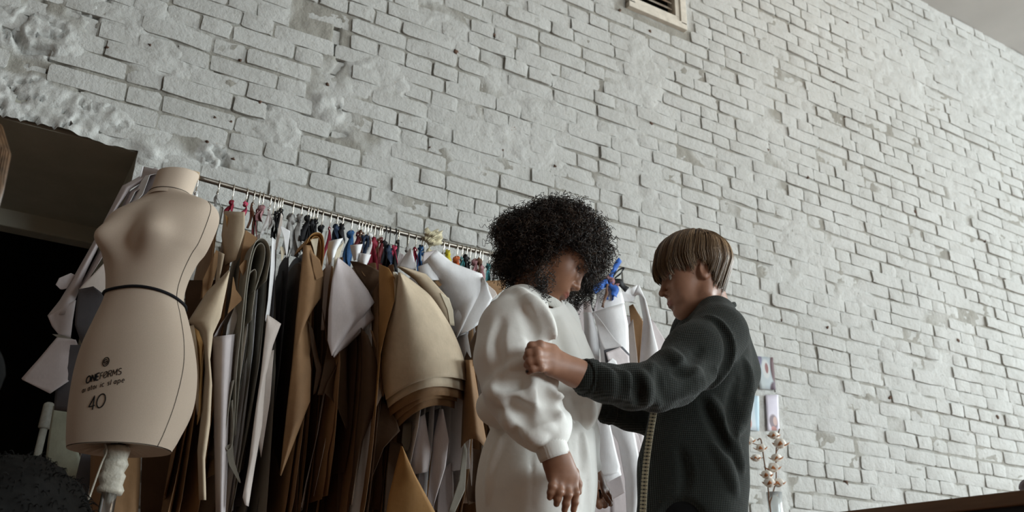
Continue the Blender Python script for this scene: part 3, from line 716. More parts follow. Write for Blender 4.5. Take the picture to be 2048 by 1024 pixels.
sheet(B[949], 'kraft', [(968, 562), (974, 570), (984, 592)], [(1010, 560), (1012, 575), (995, 590)], 2.52)
sheet(B[949], 'beige', [(966, 566), (976, 585), (984, 600)], [(972, 566), (990, 582), (994, 590)], 2.49)
sheet(B[958], 'kraft', [(928, 720), (926, 800), (922, 896)], [(945, 720), (960, 810), (978, 912)], 2.46, 2.42, .05, 26, .002)
sheet(B[958], 'dark', [(924, 890), (930, 950), (936, 1010)], [(976, 905), (972, 960), (962, 1000)], 2.50, 2.48, -.02)
sheet(B[958], 'grey', [(928, 880), (918, 960), (895, 1030)], [(934, 900), (930, 980), (905, 1035)], 2.44)
sheet(B[831], 'lav', [(832, 838), (824, 866), (820, 920), (827, 949)], [(850, 828), (856, 870), (862, 900), (855, 944)], 2.50, 2.47, .02)
sheet(B[831], 'lav', [(879, 818), (867, 876), (859, 966), (865, 1012)], [(886, 818), (898, 880), (891, 934), (867, 1012)], 2.48, 2.45, .01)
sheet(B[831], 'slate', [(850, 826), (852, 900), (856, 960)], [(880, 816), (872, 880), (862, 960)], 2.53)
sheet(B[831], 'lav', [(830, 948), (848, 1000), (856, 1040)], [(858, 940), (866, 1000), (872, 1040)], 2.54)
sheet(B[831], 'lav', [(884, 940), (876, 1000), (874, 1040)], [(902, 925), (906, 990), (893, 1040)], 2.53)
sheet(B[831], 'grey', [(806, 848), (803, 885), (810, 902)], [(824, 845), (823, 880), (816, 902)], 2.51)
sheet(B[796], 'ochre', [(802, 892), (790, 940), (778, 990), (768, 1050)], [(805, 893), (830, 950), (852, 990), (884, 1050)], 2.44, 2.42, .01)
sheet(B[796], 'dark', [(780, 880), (772, 950), (766, 1040)], [(806, 890), (800, 950), (785, 1040)], 2.50)
# --- white bundle hanging off the rail's left end, behind the dress form
p = rail_at(396)
e = empty('pattern_bundle', p, 'white lavender paper bundle splayed out behind the dress form beside the passage', 'paper pattern', 'paper patterns hanging from the rail')
hook(e, p, False, .05); ribbon(e, p, 'white', .05, .012, 77, True, .05)
sheet(e, 'lav', [(310, 335), (245, 372), (200, 460), (150, 550), (120, 600), (95, 632)], [(322, 340), (262, 378), (238, 412), (198, 490), (165, 560), (140, 628)], 2.74, 2.70, .03)
sheet(e, 'lav', [(315, 345), (258, 385), (215, 470), (178, 540), (156, 580)], [(330, 350), (270, 384), (240, 440), (214, 500), (168, 574)], 2.72, 2.66)
sheet(e, 'white', [(300, 340), (283, 362), (262, 400), (225, 455), (220, 474)], [(330, 345), (300, 350), (285, 388), (252, 425), (230, 465)], 2.68, 2.62)
sheet(e, 'lav', [(288, 333), (276, 380), (240, 442)], [(320, 340), (312, 390), (300, 440)], 2.70, 2.60)
sheet(e, 'white', [(284, 332), (280, 350), (274, 375)], [(300, 336), (296, 350), (286, 372)], 2.72)
sheet(e, 'lav', [(142, 546), (118, 556), (111, 569), (120, 578)], [(150, 550), (142, 565), (134, 577), (124, 579)], 2.72)
sheet(e, 'beige', [(212, 522), (186, 550), (158, 578)], [(230, 530), (225, 570), (206, 592)], 2.64)
sheet(e, 'slate', [(157, 578), (152, 612), (150, 650), (165, 692)], [(186, 572), (212, 592), (200, 650), (172, 692)], 2.62, 2.58)
sheet(e, 'lav', [(95, 632), (104, 653), (118, 670)], [(152, 600), (146, 640), (142, 676)], 2.69)
sheet(e, 'grey', [(104, 668), (110, 672), (118, 676)], [(120, 669), (130, 672), (150, 680)], 2.68)
sheet(e, 'lav', [(114, 675), (76, 720), (43, 757), (45, 760)], [(152, 680), (160, 698), (142, 760), (100, 787)], 2.67, 2.63)
sheet(e, 'slate', [(132, 690), (112, 770), (108, 820)], [(168, 690), (170, 760), (150, 826)], 2.65, 2.60)
sheet(e, 'slate', [(165, 900), (145, 980), (134, 1040)], [(186, 900), (178, 980), (164, 1040)], 2.62)
sheet(e, 'green', [(107, 812), (96, 880), (84, 985), (100, 1040)], [(150, 815), (150, 880), (165, 930), (150, 1040)], 2.78, 2.74)
sheet(e, 'kraft', [(182, 880), (180, 960), (176, 1050)], [(282, 880), (280, 960), (274, 1050)], 2.56, 2.54, .07, 0, .002, 'paper_roll')
# --- white bundle at the rail's right end with the royal blue bow
p = rail_at(1216)
e = empty('pattern_bundle', p, 'white paper bundle tied with royal blue and black bows at the rail end', 'paper pattern', 'paper patterns hanging from the rail')
hook(e, p, False, .04); ribbon(e, p, 'royal', .07, .030, 5, True, .02)
for cN, pts_, wd in (('royal', [(1219, 562), (1228, 540), (1240, 519)], .022), ('royal', [(1216, 565), (1200, 572), (1186, 582)], .03), ('royal', [(1222, 566), (1230, 580), (1228, 592)], .03), ('black', [(1222, 563), (1232, 545), (1246, 536), (1243, 545), (1230, 556)], .006),
                    ('black', [(1226, 562), (1240, 566), (1254, 580)], .026), ('rose', [(1214, 552), (1224, 562), (1236, 572)], .02), ('brown', [(1216, 568), (1212, 590), (1205, 615)], .012), ('black', [(1184, 585), (1182, 600), (1187, 622)], .007)):
    P = smooth_path([W(a, b, 2.62) for a, b in pts_], 5); v = []; up = np.array([.5, .35, .8]); up /= np.linalg.norm(up)
    t = np.gradient(P, axis=0); t /= np.linalg.norm(t, axis=1, keepdims=True)
    for i in range(len(P)):
        s = np.cross(t[i], [0, 1, .2]); s /= np.linalg.norm(s); v += [P[i]-s*wd/2, P[i]+s*wd/2 + np.array([0, .006*math.sin(i), 0])]
    thicken(obj('bow_ribbon', v, [(2*i, 2*i+1, 2*i+3, 2*i+2) for i in range(len(P)-1)], MR[cN], e), .0012)
sheet(e, 'lav', [(1100, 630), (1130, 720), (1165, 860), (1180, 1060)], [(1180, 600), (1200, 720), (1230, 860), (1240, 1060)], 2.78, 2.76)
sheet(e, 'lav', [(1190, 620), (1210, 720), (1220, 860), (1225, 1060)], [(1290, 640), (1292, 740), (1288, 860), (1284, 1060)], 2.76, 2.72)
sheet(e, 'lav', [(1138, 640), (1140, 700), (1152, 760)], [(1166, 600), (1168, 660), (1167, 760)], 2.70, 2.66, .02)
sheet(e, 'white', [(1167, 625), (1168, 680), (1182, 760)], [(1183, 625), (1199, 680), (1198, 760)], 2.70, 2.66, .015)
sheet(e, 'white', [(1186, 624), (1195, 660), (1200, 700), (1206, 760)], [(1248, 606), (1256, 650), (1258, 700), (1262, 760)], 2.66, 2.60, .03)
sheet(e, 'slate', [(1208, 700), (1211, 722), (1222, 765)], [(1243, 690), (1259, 708), (1262, 770)], 2.585, 2.575)  # dark sheet stands in for the shadow inside the white fold
sheet(e, 'lav', [(1212, 705), (1218, 726), (1228, 765)], [(1240, 694), (1258, 712), (1262, 770)], 2.565, 2.575)
sheet(e, 'white', [(1187, 624), (1192, 650), (1200, 680), (1208, 699)], [(1189, 625), (1212, 655), (1232, 680), (1246, 693)], 2.58, 2.555)
sheet(e, 'white', [(1196, 745), (1206, 755), (1222, 770)], [(1224, 716), (1232, 722), (1236, 735)], 2.56)
sheet(e, 'kraft', [(1258, 612), (1263, 660), (1269, 710), (1276, 770)], [(1266, 608), (1286, 642), (1282, 690), (1276, 770)], 2.66, 2.64)
sheet(e, 'beige', [(1254, 655), (1258, 700), (1263, 770)], [(1266, 638), (1273, 700), (1279, 770)], 2.64, 2.62)
sheet(e, 'white', [(1262, 600), (1276, 585), (1286, 640), (1281, 700), (1278, 770)], [(1277, 567), (1292, 602), (1306, 660), (1319, 710), (1326, 770)], 2.72, 2.66, .02)
sheet(e, 'lav', [(1300, 640), (1315, 700), (1320, 745)], [(1304, 638), (1336, 690), (1330, 745)], 2.74)
sheet(e, 'white', [(1194, 582), (1192, 600), (1188, 622)], [(1240, 568), (1244, 588), (1249, 606)], 2.68, 2.64, .02)
sheet(e, 'white', [(1226, 590), (1236, 592), (1250, 604)], [(1275, 570), (1274, 584), (1266, 604)], 2.69)
sheet(e, 'lav', [(1196, 596), (1188, 612), (1182, 640)], [(1216, 580), (1222, 600), (1228, 622)], 2.67)
sheet(e, 'kraft', [(1287, 600), (1291, 616), (1296, 634)], [(1292, 600), (1296, 616), (1301, 633)], 2.78)
sheet(e, 'white', [(1196, 800), (1188, 860), (1186, 910), (1190, 957)], [(1210, 800), (1224, 868), (1240, 934), (1236, 946)], 2.62, 2.56, .02)
sheet(e, 'white', [(1192, 820), (1190, 900), (1195, 975)], [(1214, 830), (1236, 920), (1243, 950)], 2.63, 2.58, .02)
sheet(e, 'lav', [(1205, 940), (1206, 980), (1213, 1006)], [(1240, 948), (1247, 970), (1250, 985)], 2.64, 2.60)
sheet(e, 'white', [(1216, 848), (1236, 885), (1250, 960), (1254, 1040)], [(1266, 850), (1280, 925), (1284, 960), (1272, 1040)], 2.68, 2.62, .02)
sheet(e, 'lav', [(1262, 855), (1270, 885), (1276, 905)], [(1276, 870), (1282, 890), (1284, 910)], 2.64)
# ================================================================ dress form
k = NT('beige_linen_cover', .85, .2)
k.color(k.mix(k.ramp(k.noise(900, 2, .5), [(.3, (.49, .395, .315)), (.7, (.56, .46, .37))]), (.50, .36, .29, 1), k.ramp(k.noise(5, 3), [(.55, (0, 0, 0)), (.8, (.25, .25, .25))])))
k.bump(k.noise(700, 2), .12, .001); M_LINEN = k.m
M_SEAM = simple('dark_seam_thread', (.10, .085, .07), .9, .1)
M_INK = simple('black_print_ink', (.012, .012, .012), .8, .1)
M_BAND = simple('black_elastic', (.008, .008, .011), .7, .2)
M_CHROME = simple('chrome', (.62, .62, .62), .22, .5, metal=1.0, var=.05)
M_TAPE = simple('crinkled_masking_tape', (.52, .48, .40), .5, .4, var=.2, scale=40, bump=.8, bscale=55, bdist=.006)
MC = W(290, 600, 2.20); MC[2] = 0.0                       # axis of the form on the floor
MZ = lambda py: W(283, py, 2.20)[2]
ZB, ZHIP, ZW, ZBU, ZSH, ZN0, ZN1 = 0.862, 1.035, 1.215, 1.345, 1.462, 1.497, 1.565
FACE = math.radians(222)                                  # direction the chest faces, from +X
# z, half width across, half depth front, half depth back, forward shift
PROF = [(ZB, .116, .086, .092, -.004), (ZB+.03, .125, .090, .102, -.006), (.955, .137, .095, .116, -.008), (ZHIP, .141, .096, .118, -.008), (1.10, .132, .090, .104, -.004),
        (1.165, .111, .078, .086, .0), (ZW, .094, .070, .073, .004), (1.265, .100, .072, .073, .006), (1.315, .118, .077, .082, .006), (ZBU, .132, .080, .092, .003),
        (1.405, .145, .080, .100, -.002), (1.440, .143, .070, .094, -.010), (1.462, .126, .056, .078, -.016), (1.478, .098, .047, .063, -.020), (1.490, .070, .046, .054, -.021), (1.499, .054, .046, .050, -.021)]
PR = np.array(PROF)
def form_point(th, z, off=0.0):
    q = [np.interp(z, PR[:, 0], PR[:, i]) for i in range(1, 5)]
    # smooth interpolation
    c, s = math.cos(th), math.sin(th)                     # c forward, s to the form's left
    d = q[1] if c > 0 else q[2]
    e = 2.25
    r = 1.0/((abs(c)/d)**e + (abs(s)/q[0])**e)**(1/e)
    for sg in (-1, 1):                                    # bust
        dth = (th - sg*0.60 + math.pi) % (2*math.pi) - math.pi
        r += 0.040*math.exp(-(dth/.34)**2 - ((z-ZBU)/.040)**2) + 0.012*math.exp(-(dth/.5)**2-((z-1.40)/.05)**2)
        dth2 = (th - sg*2.55 + math.pi) % (2*math.pi) - math.pi
        r += 0.012*math.exp(-(dth2/.45)**2-((z-.97)/.07)**2)
    r += off
    lx = q[3] + r*c; ly = r*s
    cf, sf = math.cos(FACE), math.sin(FACE)
    return np.array([MC[0] + lx*cf - ly*sf, MC[1] + lx*sf + ly*cf, z])
from bisect import bisect
def smooth_prof(z):
    return z
zsamp = np.concatenate([np.linspace(ZB, 1.43, 96), np.linspace(1.435, 1.499, 24)])
# resample the profile smoothly
_t = np.linspace(0, 1, len(PR)); _d = smooth_path(PR, 8); PR = _d[np.argsort(_d[:, 0])]
form = empty('dress_form', (MC[0], MC[1], 0), 'beige linen dress form with printed size 40 and black waist elastic', 'mannequin')
NTH = 96; v = []; f = []
for z in zsamp:
    for j in range(NTH): v.append(form_point(2*math.pi*j/NTH, z))
n = len(zsamp)
for i in range(n-1):
    for j in range(NTH): f.append((i*NTH+j, i*NTH+(j+1) % NTH, (i+1)*NTH+(j+1) % NTH, (i+1)*NTH+j))
# gathered underside
base0 = len(v)
cf, sf = math.cos(FACE), math.sin(FACE)
for ri, (q, dz) in enumerate(((.995, -.002), (.95, .000), (.65, .006), (.3, .012), (.12, .016))):
    for j in range(NTH):
        p = np.array(v[j]); c = np.array([MC[0], MC[1], ZB])
        w = c + (p-c)*q; w[2] = ZB + dz + .006*(1-q)*math.sin(j*1.9)*(ri > 1)
        v.append(w)
rows = [base0 + r*NTH for r in range(5)]
for a, b in zip(rows[:-1], rows[1:]):
    for j in range(NTH): f.append((a+j, b+j, b+(j+1) % NTH, a+(j+1) % NTH))
f.append(tuple(rows[-1]+j for j in range(NTH)))
torso = obj('torso', v, f, M_LINEN, form)
# neck block with flat cap, tilted a little back
def neck_ring(z, k, tilt=0.0):
    out = []
    for j in range(64):
        th = 2*math.pi*j/64; c, s = math.cos(th), math.sin(th)
        lx = -.021 + .049*k*c - tilt*.5; ly = .052*k*s
        out.append((MC[0]+lx*cf-ly*sf, MC[1]+lx*sf+ly*cf, z + .018*c*-1*tilt*10))
    return out
v = []; prof = [(1.488, 1.05, 0), (1.500, .99, 0), (1.520, .965, .01), (1.545, .975, .02), (1.566, 1.0, .03), (1.569, .985, .03), (1.570, .9, .03), (1.570, .4, .03)]
for z, kk, t in prof: v += neck_ring(z, kk, t)
f = [(i*64+j, i*64+(j+1) % 64, (i+1)*64+(j+1) % 64, (i+1)*64+j) for i in range(len(prof)-1) for j in range(64)] + [tuple((len(prof)-1)*64+j for j in range(64))]
obj('neck', v, f, M_LINEN, form)
pts = neck_ring(1.501, 1.0, 0); MB().tube(pts + pts[:1], .0011, 5, False).build('neck_seam', M_SEAM, form)
for th in (math.radians(82), math.radians(-82)):
    pts = [form_point(th + (.10 if th > 0 else -.10)*math.sin((z-ZB)*4), z, .0003) for z in np.linspace(ZB, 1.46, 70)]
    MB().tube(pts, .0010, 5).build('side_seam', M_SEAM, form)
# elastic band
pts = []
for j in range(121):
    th = 2*math.pi*j/120
    z = ZW + .000 - .012*math.cos(th-2.0) + .006*math.sin(2*th)
    pts.append(form_point(th, z, .0028))
MB().tube(pts, .0036, 6, False).build('waist_elastic', M_BAND, form)
# printed lettering wrapped on the hip
def wrap_curve(kind, th0, z0, shapes, name, slant=0.0, bev=.0012):
    """strokes in metres (u right, w up) laid on the form's surface; u runs towards the viewer's right"""
    m = MB()
    for st in shapes:
        pts = []
        st = np.array(st, float)
        dens = [st[0]]
        for a, b in zip(st[:-1], st[1:]):
            nn = max(1, int(np.linalg.norm(b-a)/.003))
            dens += [a + (b-a)*t for t in np.linspace(0, 1, nn+1)[1:]]
        for u, w in dens:
            z = z0 + w + slant*u
            pts.append(form_point(th0 + u/.115, z, .0004))
        if len(pts) > 1: m.tube(pts, bev, 5)
    o = m.build(name, M_INK, torso); o['kind'] = 'stuff'; return o
def arc(cx, cy, rx, ry, a0=0, a1=360, n=22):
    return [(cx+rx*math.cos(math.radians(a0+(a1-a0)*i/n)), cy+ry*math.sin(math.radians(a0+(a1-a0)*i/n))) for i in range(n+1)]
G = {   # stroke letters in a unit cell: width, strokes
 'O': (.9, [arc(.45, .5, .42, .5)]), 'N': (.8, [[(.08, 0), (.08, 1), (.72, 0), (.72, 1)]]), 'E': (.62, [[(.58, 0), (.08, 0), (.08, 1), (.58, 1)], [(.08, .5), (.5, .5)]]),
 'F': (.6, [[(.08, 0), (.08, 1), (.56, 1)], [(.08, .52), (.48, .52)]]), 'R': (.72, [[(.08, 0), (.08, 1), (.4, 1)] + arc(.4, .75, .24, .25, 90, -90, 8) + [(.08, .5)], [(.36, .5), (.68, 0)]]),
 'M': (.95, [[(.06, 0), (.12, 1), (.47, .25), (.82, 1), (.88, 0)]]), 'S': (.62, [arc(.3, .76, .24, .24, 30, 270, 10) + arc(.3, .26, .26, .26, 90, -150, 10)]),
 'a': (.62, [arc(.3, .32, .24, .32), [(.54, .66), (.54, 0)]]), 'n': (.6, [[(.08, 0), (.08, .66)], [(.08, .4)] + arc(.3, .4, .22, .26, 180, 0, 8) + [(.52, 0)]]), 't': (.42, [[(.2, .95), (.2, .1), (.36, 0)], [(.04, .66), (.38, .66)]]),
 'o': (.66, [arc(.32, .33, .27, .33)]), 'm': (.95, [[(.08, 0), (.08, .66)], [(.08, .45)] + arc(.27, .45, .19, .21, 180, 0, 7) + [(.46, 0)], [(.46, .45)] + arc(.65, .45, .19, .21, 180, 0, 7) + [(.84, 0)]]),
 'i': (.24, [[(.1, 0), (.1, .66)], [(.1, .88), (.1, .96)]]), 'c': (.56, [arc(.32, .33, .25, .33, 45, 315, 14)]), 's': (.5, [arc(.24, .5, .17, .16, 20, 270, 8) + arc(.24, .17, .18, .17, 90, -150, 8)]),
 'h': (.6, [[(.08, 0), (.08, 1)], [(.08, .4)] + arc(.3, .4, .22, .26, 180, 0, 8) + [(.52, 0)]]), 'p': (.64, [[(.08, -.32), (.08, .66)], arc(.34, .33, .25, .33)]), 'e': (.6, [[(.07, .34), (.53, .34)] + arc(.3, .33, .24, .33, 0, 310, 14)]),
 '4': (.72, [[(.52, 0), (.52, 1), (.06, .28), (.68, .28)]]), '0': (.95, [arc(.46, .5, .42, .5)]), ' ': (.5, [])}
def text_strokes(txt, h, gap=.16, center=True):
    out = []; x = 0
    for ch in txt:
        w, st = G[ch]
        for s in st: out.append([((x+a)*h, b*h) for a, b in s])
        x += w + gap
    x -= gap
    return [[(a - (x*h/2 if center else 0), b) for a, b in s] for s in out]
TH0 = 0.02
wrap_curve('logo', TH0, 1.038, [arc(0, 0, .0098, .0098, 0, 360, 30), arc(0, 0, .0056, .0056, 60, 210, 14), arc(0, 0, .0056, .0056, 240, 390, 14), [(-.0025, -.0025), (.0025, .0025)]], 'printed_emblem', .0, .0011)
wrap_curve('t', TH0, 1.000, text_strokes('ONE', .0155)and [[(a-.033, b) for a, b in s] for s in text_strokes('ONE', .0155)], 'printed_brand_bold', .15, .0016)
wrap_curve('t', TH0, 1.000, [[(a+.0205, b) for a, b in s] for s in text_strokes('FORMS', .0145, .10)] + [[(.0015, .003), (.0105, .012)]], 'printed_brand_light', .15, .0008)
wrap_curve('t', TH0, .981, text_strokes('anatomic shape', .0112, .22), 'printed_line', .15, .0007)
wrap_curve('t', TH0, .934, [[(a-.004, b) for a, b in s] for s in text_strokes('40', .030, .10)], 'printed_size', .15, .0014)
# stand
m = MB(); r = np.random.default_rng(3)
m.tube([(MC[0]+.001*math.sin(i), MC[1], z) for i, z in enumerate(np.linspace(.765, .868, 12))], [.026+.003*math.sin(i*2.1) for i in range(12)], 14); m.build('tape_wrap', M_TAPE, form)
m = MB(); m.tube([(MC[0], MC[1], .03), (MC[0], MC[1], .90)], .016, 16); m.build('pole', M_CHROME, form)
m = MB(); m.tube(smooth_path([(MC[0]-.03, MC[1]-.018, .868), (MC[0]-.024, MC[1]-.02, .85), (MC[0]-.03, MC[1]-.02, .82), (MC[0]-.042, MC[1]-.02, .74)]), .0022, 5); m.build('loose_cord', M_TAPE, form)
v, f = lathe([(.15, 0), (.15, .012), (.13, .022), (.03, .035), (.02, .05)], 32, (MC[0], MC[1], 0)); obj('foot_plate', v, f, M_CHROME, form)
# ================================================================ people: sculpting helpers (distance fields turned into meshes)
class Vol:
    def __init__(self, lo, hi, h):
        self.lo = np.array(lo, float); self.h = h
        self.n = np.ceil((np.array(hi, float)-self.lo)/h).astype(int)+1
        self.D = np.full(self.n, .25, np.float32)
        self.ax = [self.lo[i] + np.arange(self.n[i])*h for i in range(3)]
    def box(self, lo, hi, pad):
        s = []
        for i in range(3):
            a = int(max(0, math.floor((lo[i]-pad-self.lo[i])/self.h))); b = int(min(self.n[i], math.ceil((hi[i]+pad-self.lo[i])/self.h)+1))
            if b <= a: return None
            s.append(slice(a, b))
        return tuple(s)
    def pts(self, s):
        return (self.ax[0][s[0]][:, None, None].astype(np.float32), self.ax[1][s[1]][None, :, None].astype(np.float32), self.ax[2][s[2]][None, None, :].astype(np.float32))
    def comb(self, s, d, k, op):
        A = self.D[s]; d = d.astype(np.float32)
        if op == 'add':
            if k > 0:
                h = np.maximum(k-np.abs(A-d), 0)/k; self.D[s] = np.minimum(A, d) - h*h*k*.25
            else: self.D[s] = np.minimum(A, d)
        else:
            d = -d
            if k > 0:
                h = np.maximum(k-np.abs(A-d), 0)/k; self.D[s] = np.maximum(A, d) + h*h*k*.25
            else: self.D[s] = np.maximum(A, d)
    def ell(self, c, r, k=.01, op='add', rot=None):
        c = np.array(c, float); r = np.array(r, float) if np.ndim(r) else np.full(3, float(r)); R = float(r.max())
        s = self.box(c-R, c+R, k+3*self.h)
        if s is None: return self
        X, Y, Z = self.pts(s); X = X-c[0]; Y = Y-c[1]; Z = Z-c[2]
        if rot is not None:
            rt = np.asarray(rot)            # rows: local axes
            X, Y, Z = [rt[i, 0]*X+rt[i, 1]*Y+rt[i, 2]*Z for i in range(3)]
        k0 = np.sqrt((X/r[0])**2+(Y/r[1])**2+(Z/r[2])**2); k1 = np.sqrt((X/r[0]**2)**2+(Y/r[1]**2)**2+(Z/r[2]**2)**2)
        self.comb(s, k0*(k0-1)/np.maximum(k1, 1e-6), k, op); return self
    def cone(self, a, b, ra, rb, k=.01, op='add', flat=None, sq=1.0):
        a = np.array(a, float); b = np.array(b, float); R = max(ra, rb)
        s = self.box(np.minimum(a, b)-R, np.maximum(a, b)+R, k+3*self.h)
        if s is None: return self
        X, Y, Z = self.pts(s); X = X-a[0]; Y = Y-a[1]; Z = Z-a[2]; ab = b-a; L2 = max(ab@ab, 1e-12)
        t = np.clip((X*ab[0]+Y*ab[1]+Z*ab[2])/L2, 0, 1)
        qx, qy, qz = X-t*ab[0], Y-t*ab[1], Z-t*ab[2]; q2 = qx*qx+qy*qy+qz*qz
        if flat is not None:
            fl = np.array(flat, float); fl /= np.linalg.norm(fl); qn = qx*fl[0]+qy*fl[1]+qz*fl[2]; q2 = q2+qn*qn*(sq*sq-1)
        self.comb(s, np.sqrt(np.maximum(q2, 0))-(ra+(rb-ra)*t), k, op); return self
    def chain(self, pts, rad, k=.02, op='add', flat=None, sq=1.0):
        for i in range(len(pts)-1): self.cone(pts[i], pts[i+1], rad[i], rad[i+1], k, op, flat, sq)
        return self
    def hit(self, px, py, push=0.0):
        """first point of the surface that the ray through px, py meets"""
        d = px_ray(px, py); d = d/np.linalg.norm(d); t = np.arange(1.2, 3.6, self.h*.5); P = d[None]*t[:, None]; P[:, 2] += CAMH
        i = np.round((P-self.lo)/self.h).astype(int); ok = ((i >= 0) & (i < self.n)).all(1); i = np.clip(i, 0, self.n-1)
        ins = ok & (self.D[i[:, 0], i[:, 1], i[:, 2]] < 0)
        if not ins.any(): return None
        return P[np.argmax(ins)] + d*push
    def crease(self, pts, r, op='add', k=.016, push=0.0, sub=4):
        """a fold running along picture points, lying on the present surface"""
        q = smooth_path(pts, sub); P = [self.hit(a, b, push) for a, b in q]; P = [p for p in P if p is not None]
        if len(P) < 3: return self
        P = np.array(P); 
        for _ in range(2): P[1:-1] = (P[:-2]+2*P[1:-1]+P[2:])/4
        rr = r*np.sin(np.linspace(.3, math.pi-.3, len(P))); self.chain(list(P), list(rr), k, op); return self
    def cut_below(self, z0):
        self.D = np.maximum(self.D, (z0-self.ax[2])[None, None, :].astype(np.float32)); return self
    def displace(self, fn):
        m = np.abs(self.D) < .04; i = np.nonzero(m)
        P = np.stack([self.ax[q][i[q]] for q in range(3)], 1); self.D[i] += fn(P).astype(np.float32); return self
    def mesh(self):
        D = self.D; s = D < 0; nx, ny, nz = D.shape
        cnt = np.zeros((nx-1, ny-1, nz-1), np.float32); acc = np.zeros((nx-1, ny-1, nz-1, 3), np.float32)
        off = [(x, y, z) for x in (0, 1) for y in (0, 1) for z in (0, 1)]
        for a in off:
            for ax in range(3):
                if a[ax]: continue
                b = list(a); b[ax] = 1
                sl = lambda o: tuple(slice(o[i], (nx, ny, nz)[i]-1+o[i]) for i in range(3))
                A, Bv = D[sl(a)], D[sl(b)]; m = (A < 0) != (Bv < 0)
                ii = np.nonzero(m); d0, d1 = A[ii], Bv[ii]; t = d0/(d0-d1); cnt[ii] += 1
                for q in range(3):
                    acc[ii+(np.full(len(t), q),)] += a[q] + (t if q == ax else 0)
        act = cnt > 0; idm = -np.ones(act.shape, np.int64); ii = np.nonzero(act); idm[ii] = np.arange(len(ii[0]))
        V = (np.stack(ii, 1) + acc[ii]/cnt[ii][:, None])*self.h + self.lo
        Fs = []
        for ax in range(3):
            o1, o2 = [(1, 2), (2, 0), (0, 1)][ax]
            a = [slice(1, -1)]*3; a[ax] = slice(0, -1); b = [slice(1, -1)]*3; b[ax] = slice(1, None)
            A, Bv = s[tuple(a)], s[tuple(b)]; ch = A != Bv; q = np.nonzero(ch); flip = A[q]
            base = [q[0].copy(), q[1].copy(), q[2].copy()]
            for z in range(3):
                if z != ax: base[z] += 1
            def cell(d1, d2):
                c = [base[0].copy(), base[1].copy(), base[2].copy()]; c[o1] -= d1; c[o2] -= d2; return idm[tuple(c)]
            quad = np.stack([cell(1, 1), cell(0, 1), cell(0, 0), cell(1, 0)], 1)
            quad[~flip] = quad[~flip][:, ::-1]; Fs.append(quad)
        Fq = np.concatenate(Fs); Fq = Fq[(Fq >= 0).all(1)]
        return V.astype(np.float32), Fq
def relax(V, Fq, it=2, lam=.5):
    n = len(V); e = np.concatenate([Fq[:, [0, 1]], Fq[:, [1, 2]], Fq[:, [2, 3]], Fq[:, [3, 0]]]); e = np.concatenate([e, e[:, ::-1]])
    deg = np.bincount(e[:, 0], minlength=n).astype(np.float32)[:, None]
    for _ in range(it):
        s = np.stack([np.bincount(e[:, 0], V[e[:, 1], i], n) for i in range(3)], 1)
        V = V + lam*(s/np.maximum(deg, 1)-V)
    return V
def frame(yaw, pitch, roll=0.0):
    """columns: forward, left, up of a head that faces yaw (degrees from +X), nods pitch degrees down"""
    y, p, r = map(math.radians, (yaw, pitch, roll))
    f = np.array([math.cos(y)*math.cos(p), math.sin(y)*math.cos(p), -math.sin(p)])
    l = np.array([-math.sin(y), math.cos(y), 0.0]); u = np.cross(f, l)
    l, u = l*math.cos(r)+u*math.sin(r), u*math.cos(r)-l*math.sin(r)
    return np.stack([f, l, u], 1)
def bezier_strip(P0, P1, n): return [P0 + (P1-P0)*t for t in np.linspace(0, 1, n)]
def strands_mesh(paths, r0, r1, sides=3):
    """paths: (N, M, 3) -> tubes"""
    N, Mp, _ = paths.shape
    t = np.gradient(paths, axis=1); t /= np.maximum(np.linalg.norm(t, axis=2, keepdims=True), 1e-9)
    ref = np.array([.31, .52, .79]); u = np.cross(t, ref); u /= np.maximum(np.linalg.norm(u, axis=2, keepdims=True), 1e-9); w = np.cross(t, u)
    rad = (r0+(r1-r0)*np.linspace(0, 1, Mp))[None, :, None]
    rings = [paths + rad*(math.cos(2*math.pi*j/sides)*u + math.sin(2*math.pi*j/sides)*w) for j in range(sides)]
    V = np.stack(rings, 2).reshape(-1, 3)
    base = (np.arange(N)[:, None]*Mp + np.arange(Mp-1)[None, :])[..., None]*sides
    j = np.arange(sides)[None, None, :]; j2 = (j+1) % sides
    Fq = np.stack([base+j, base+j2, base+sides+j2, base+sides+j], -1).reshape(-1, 4)
    return V, Fq

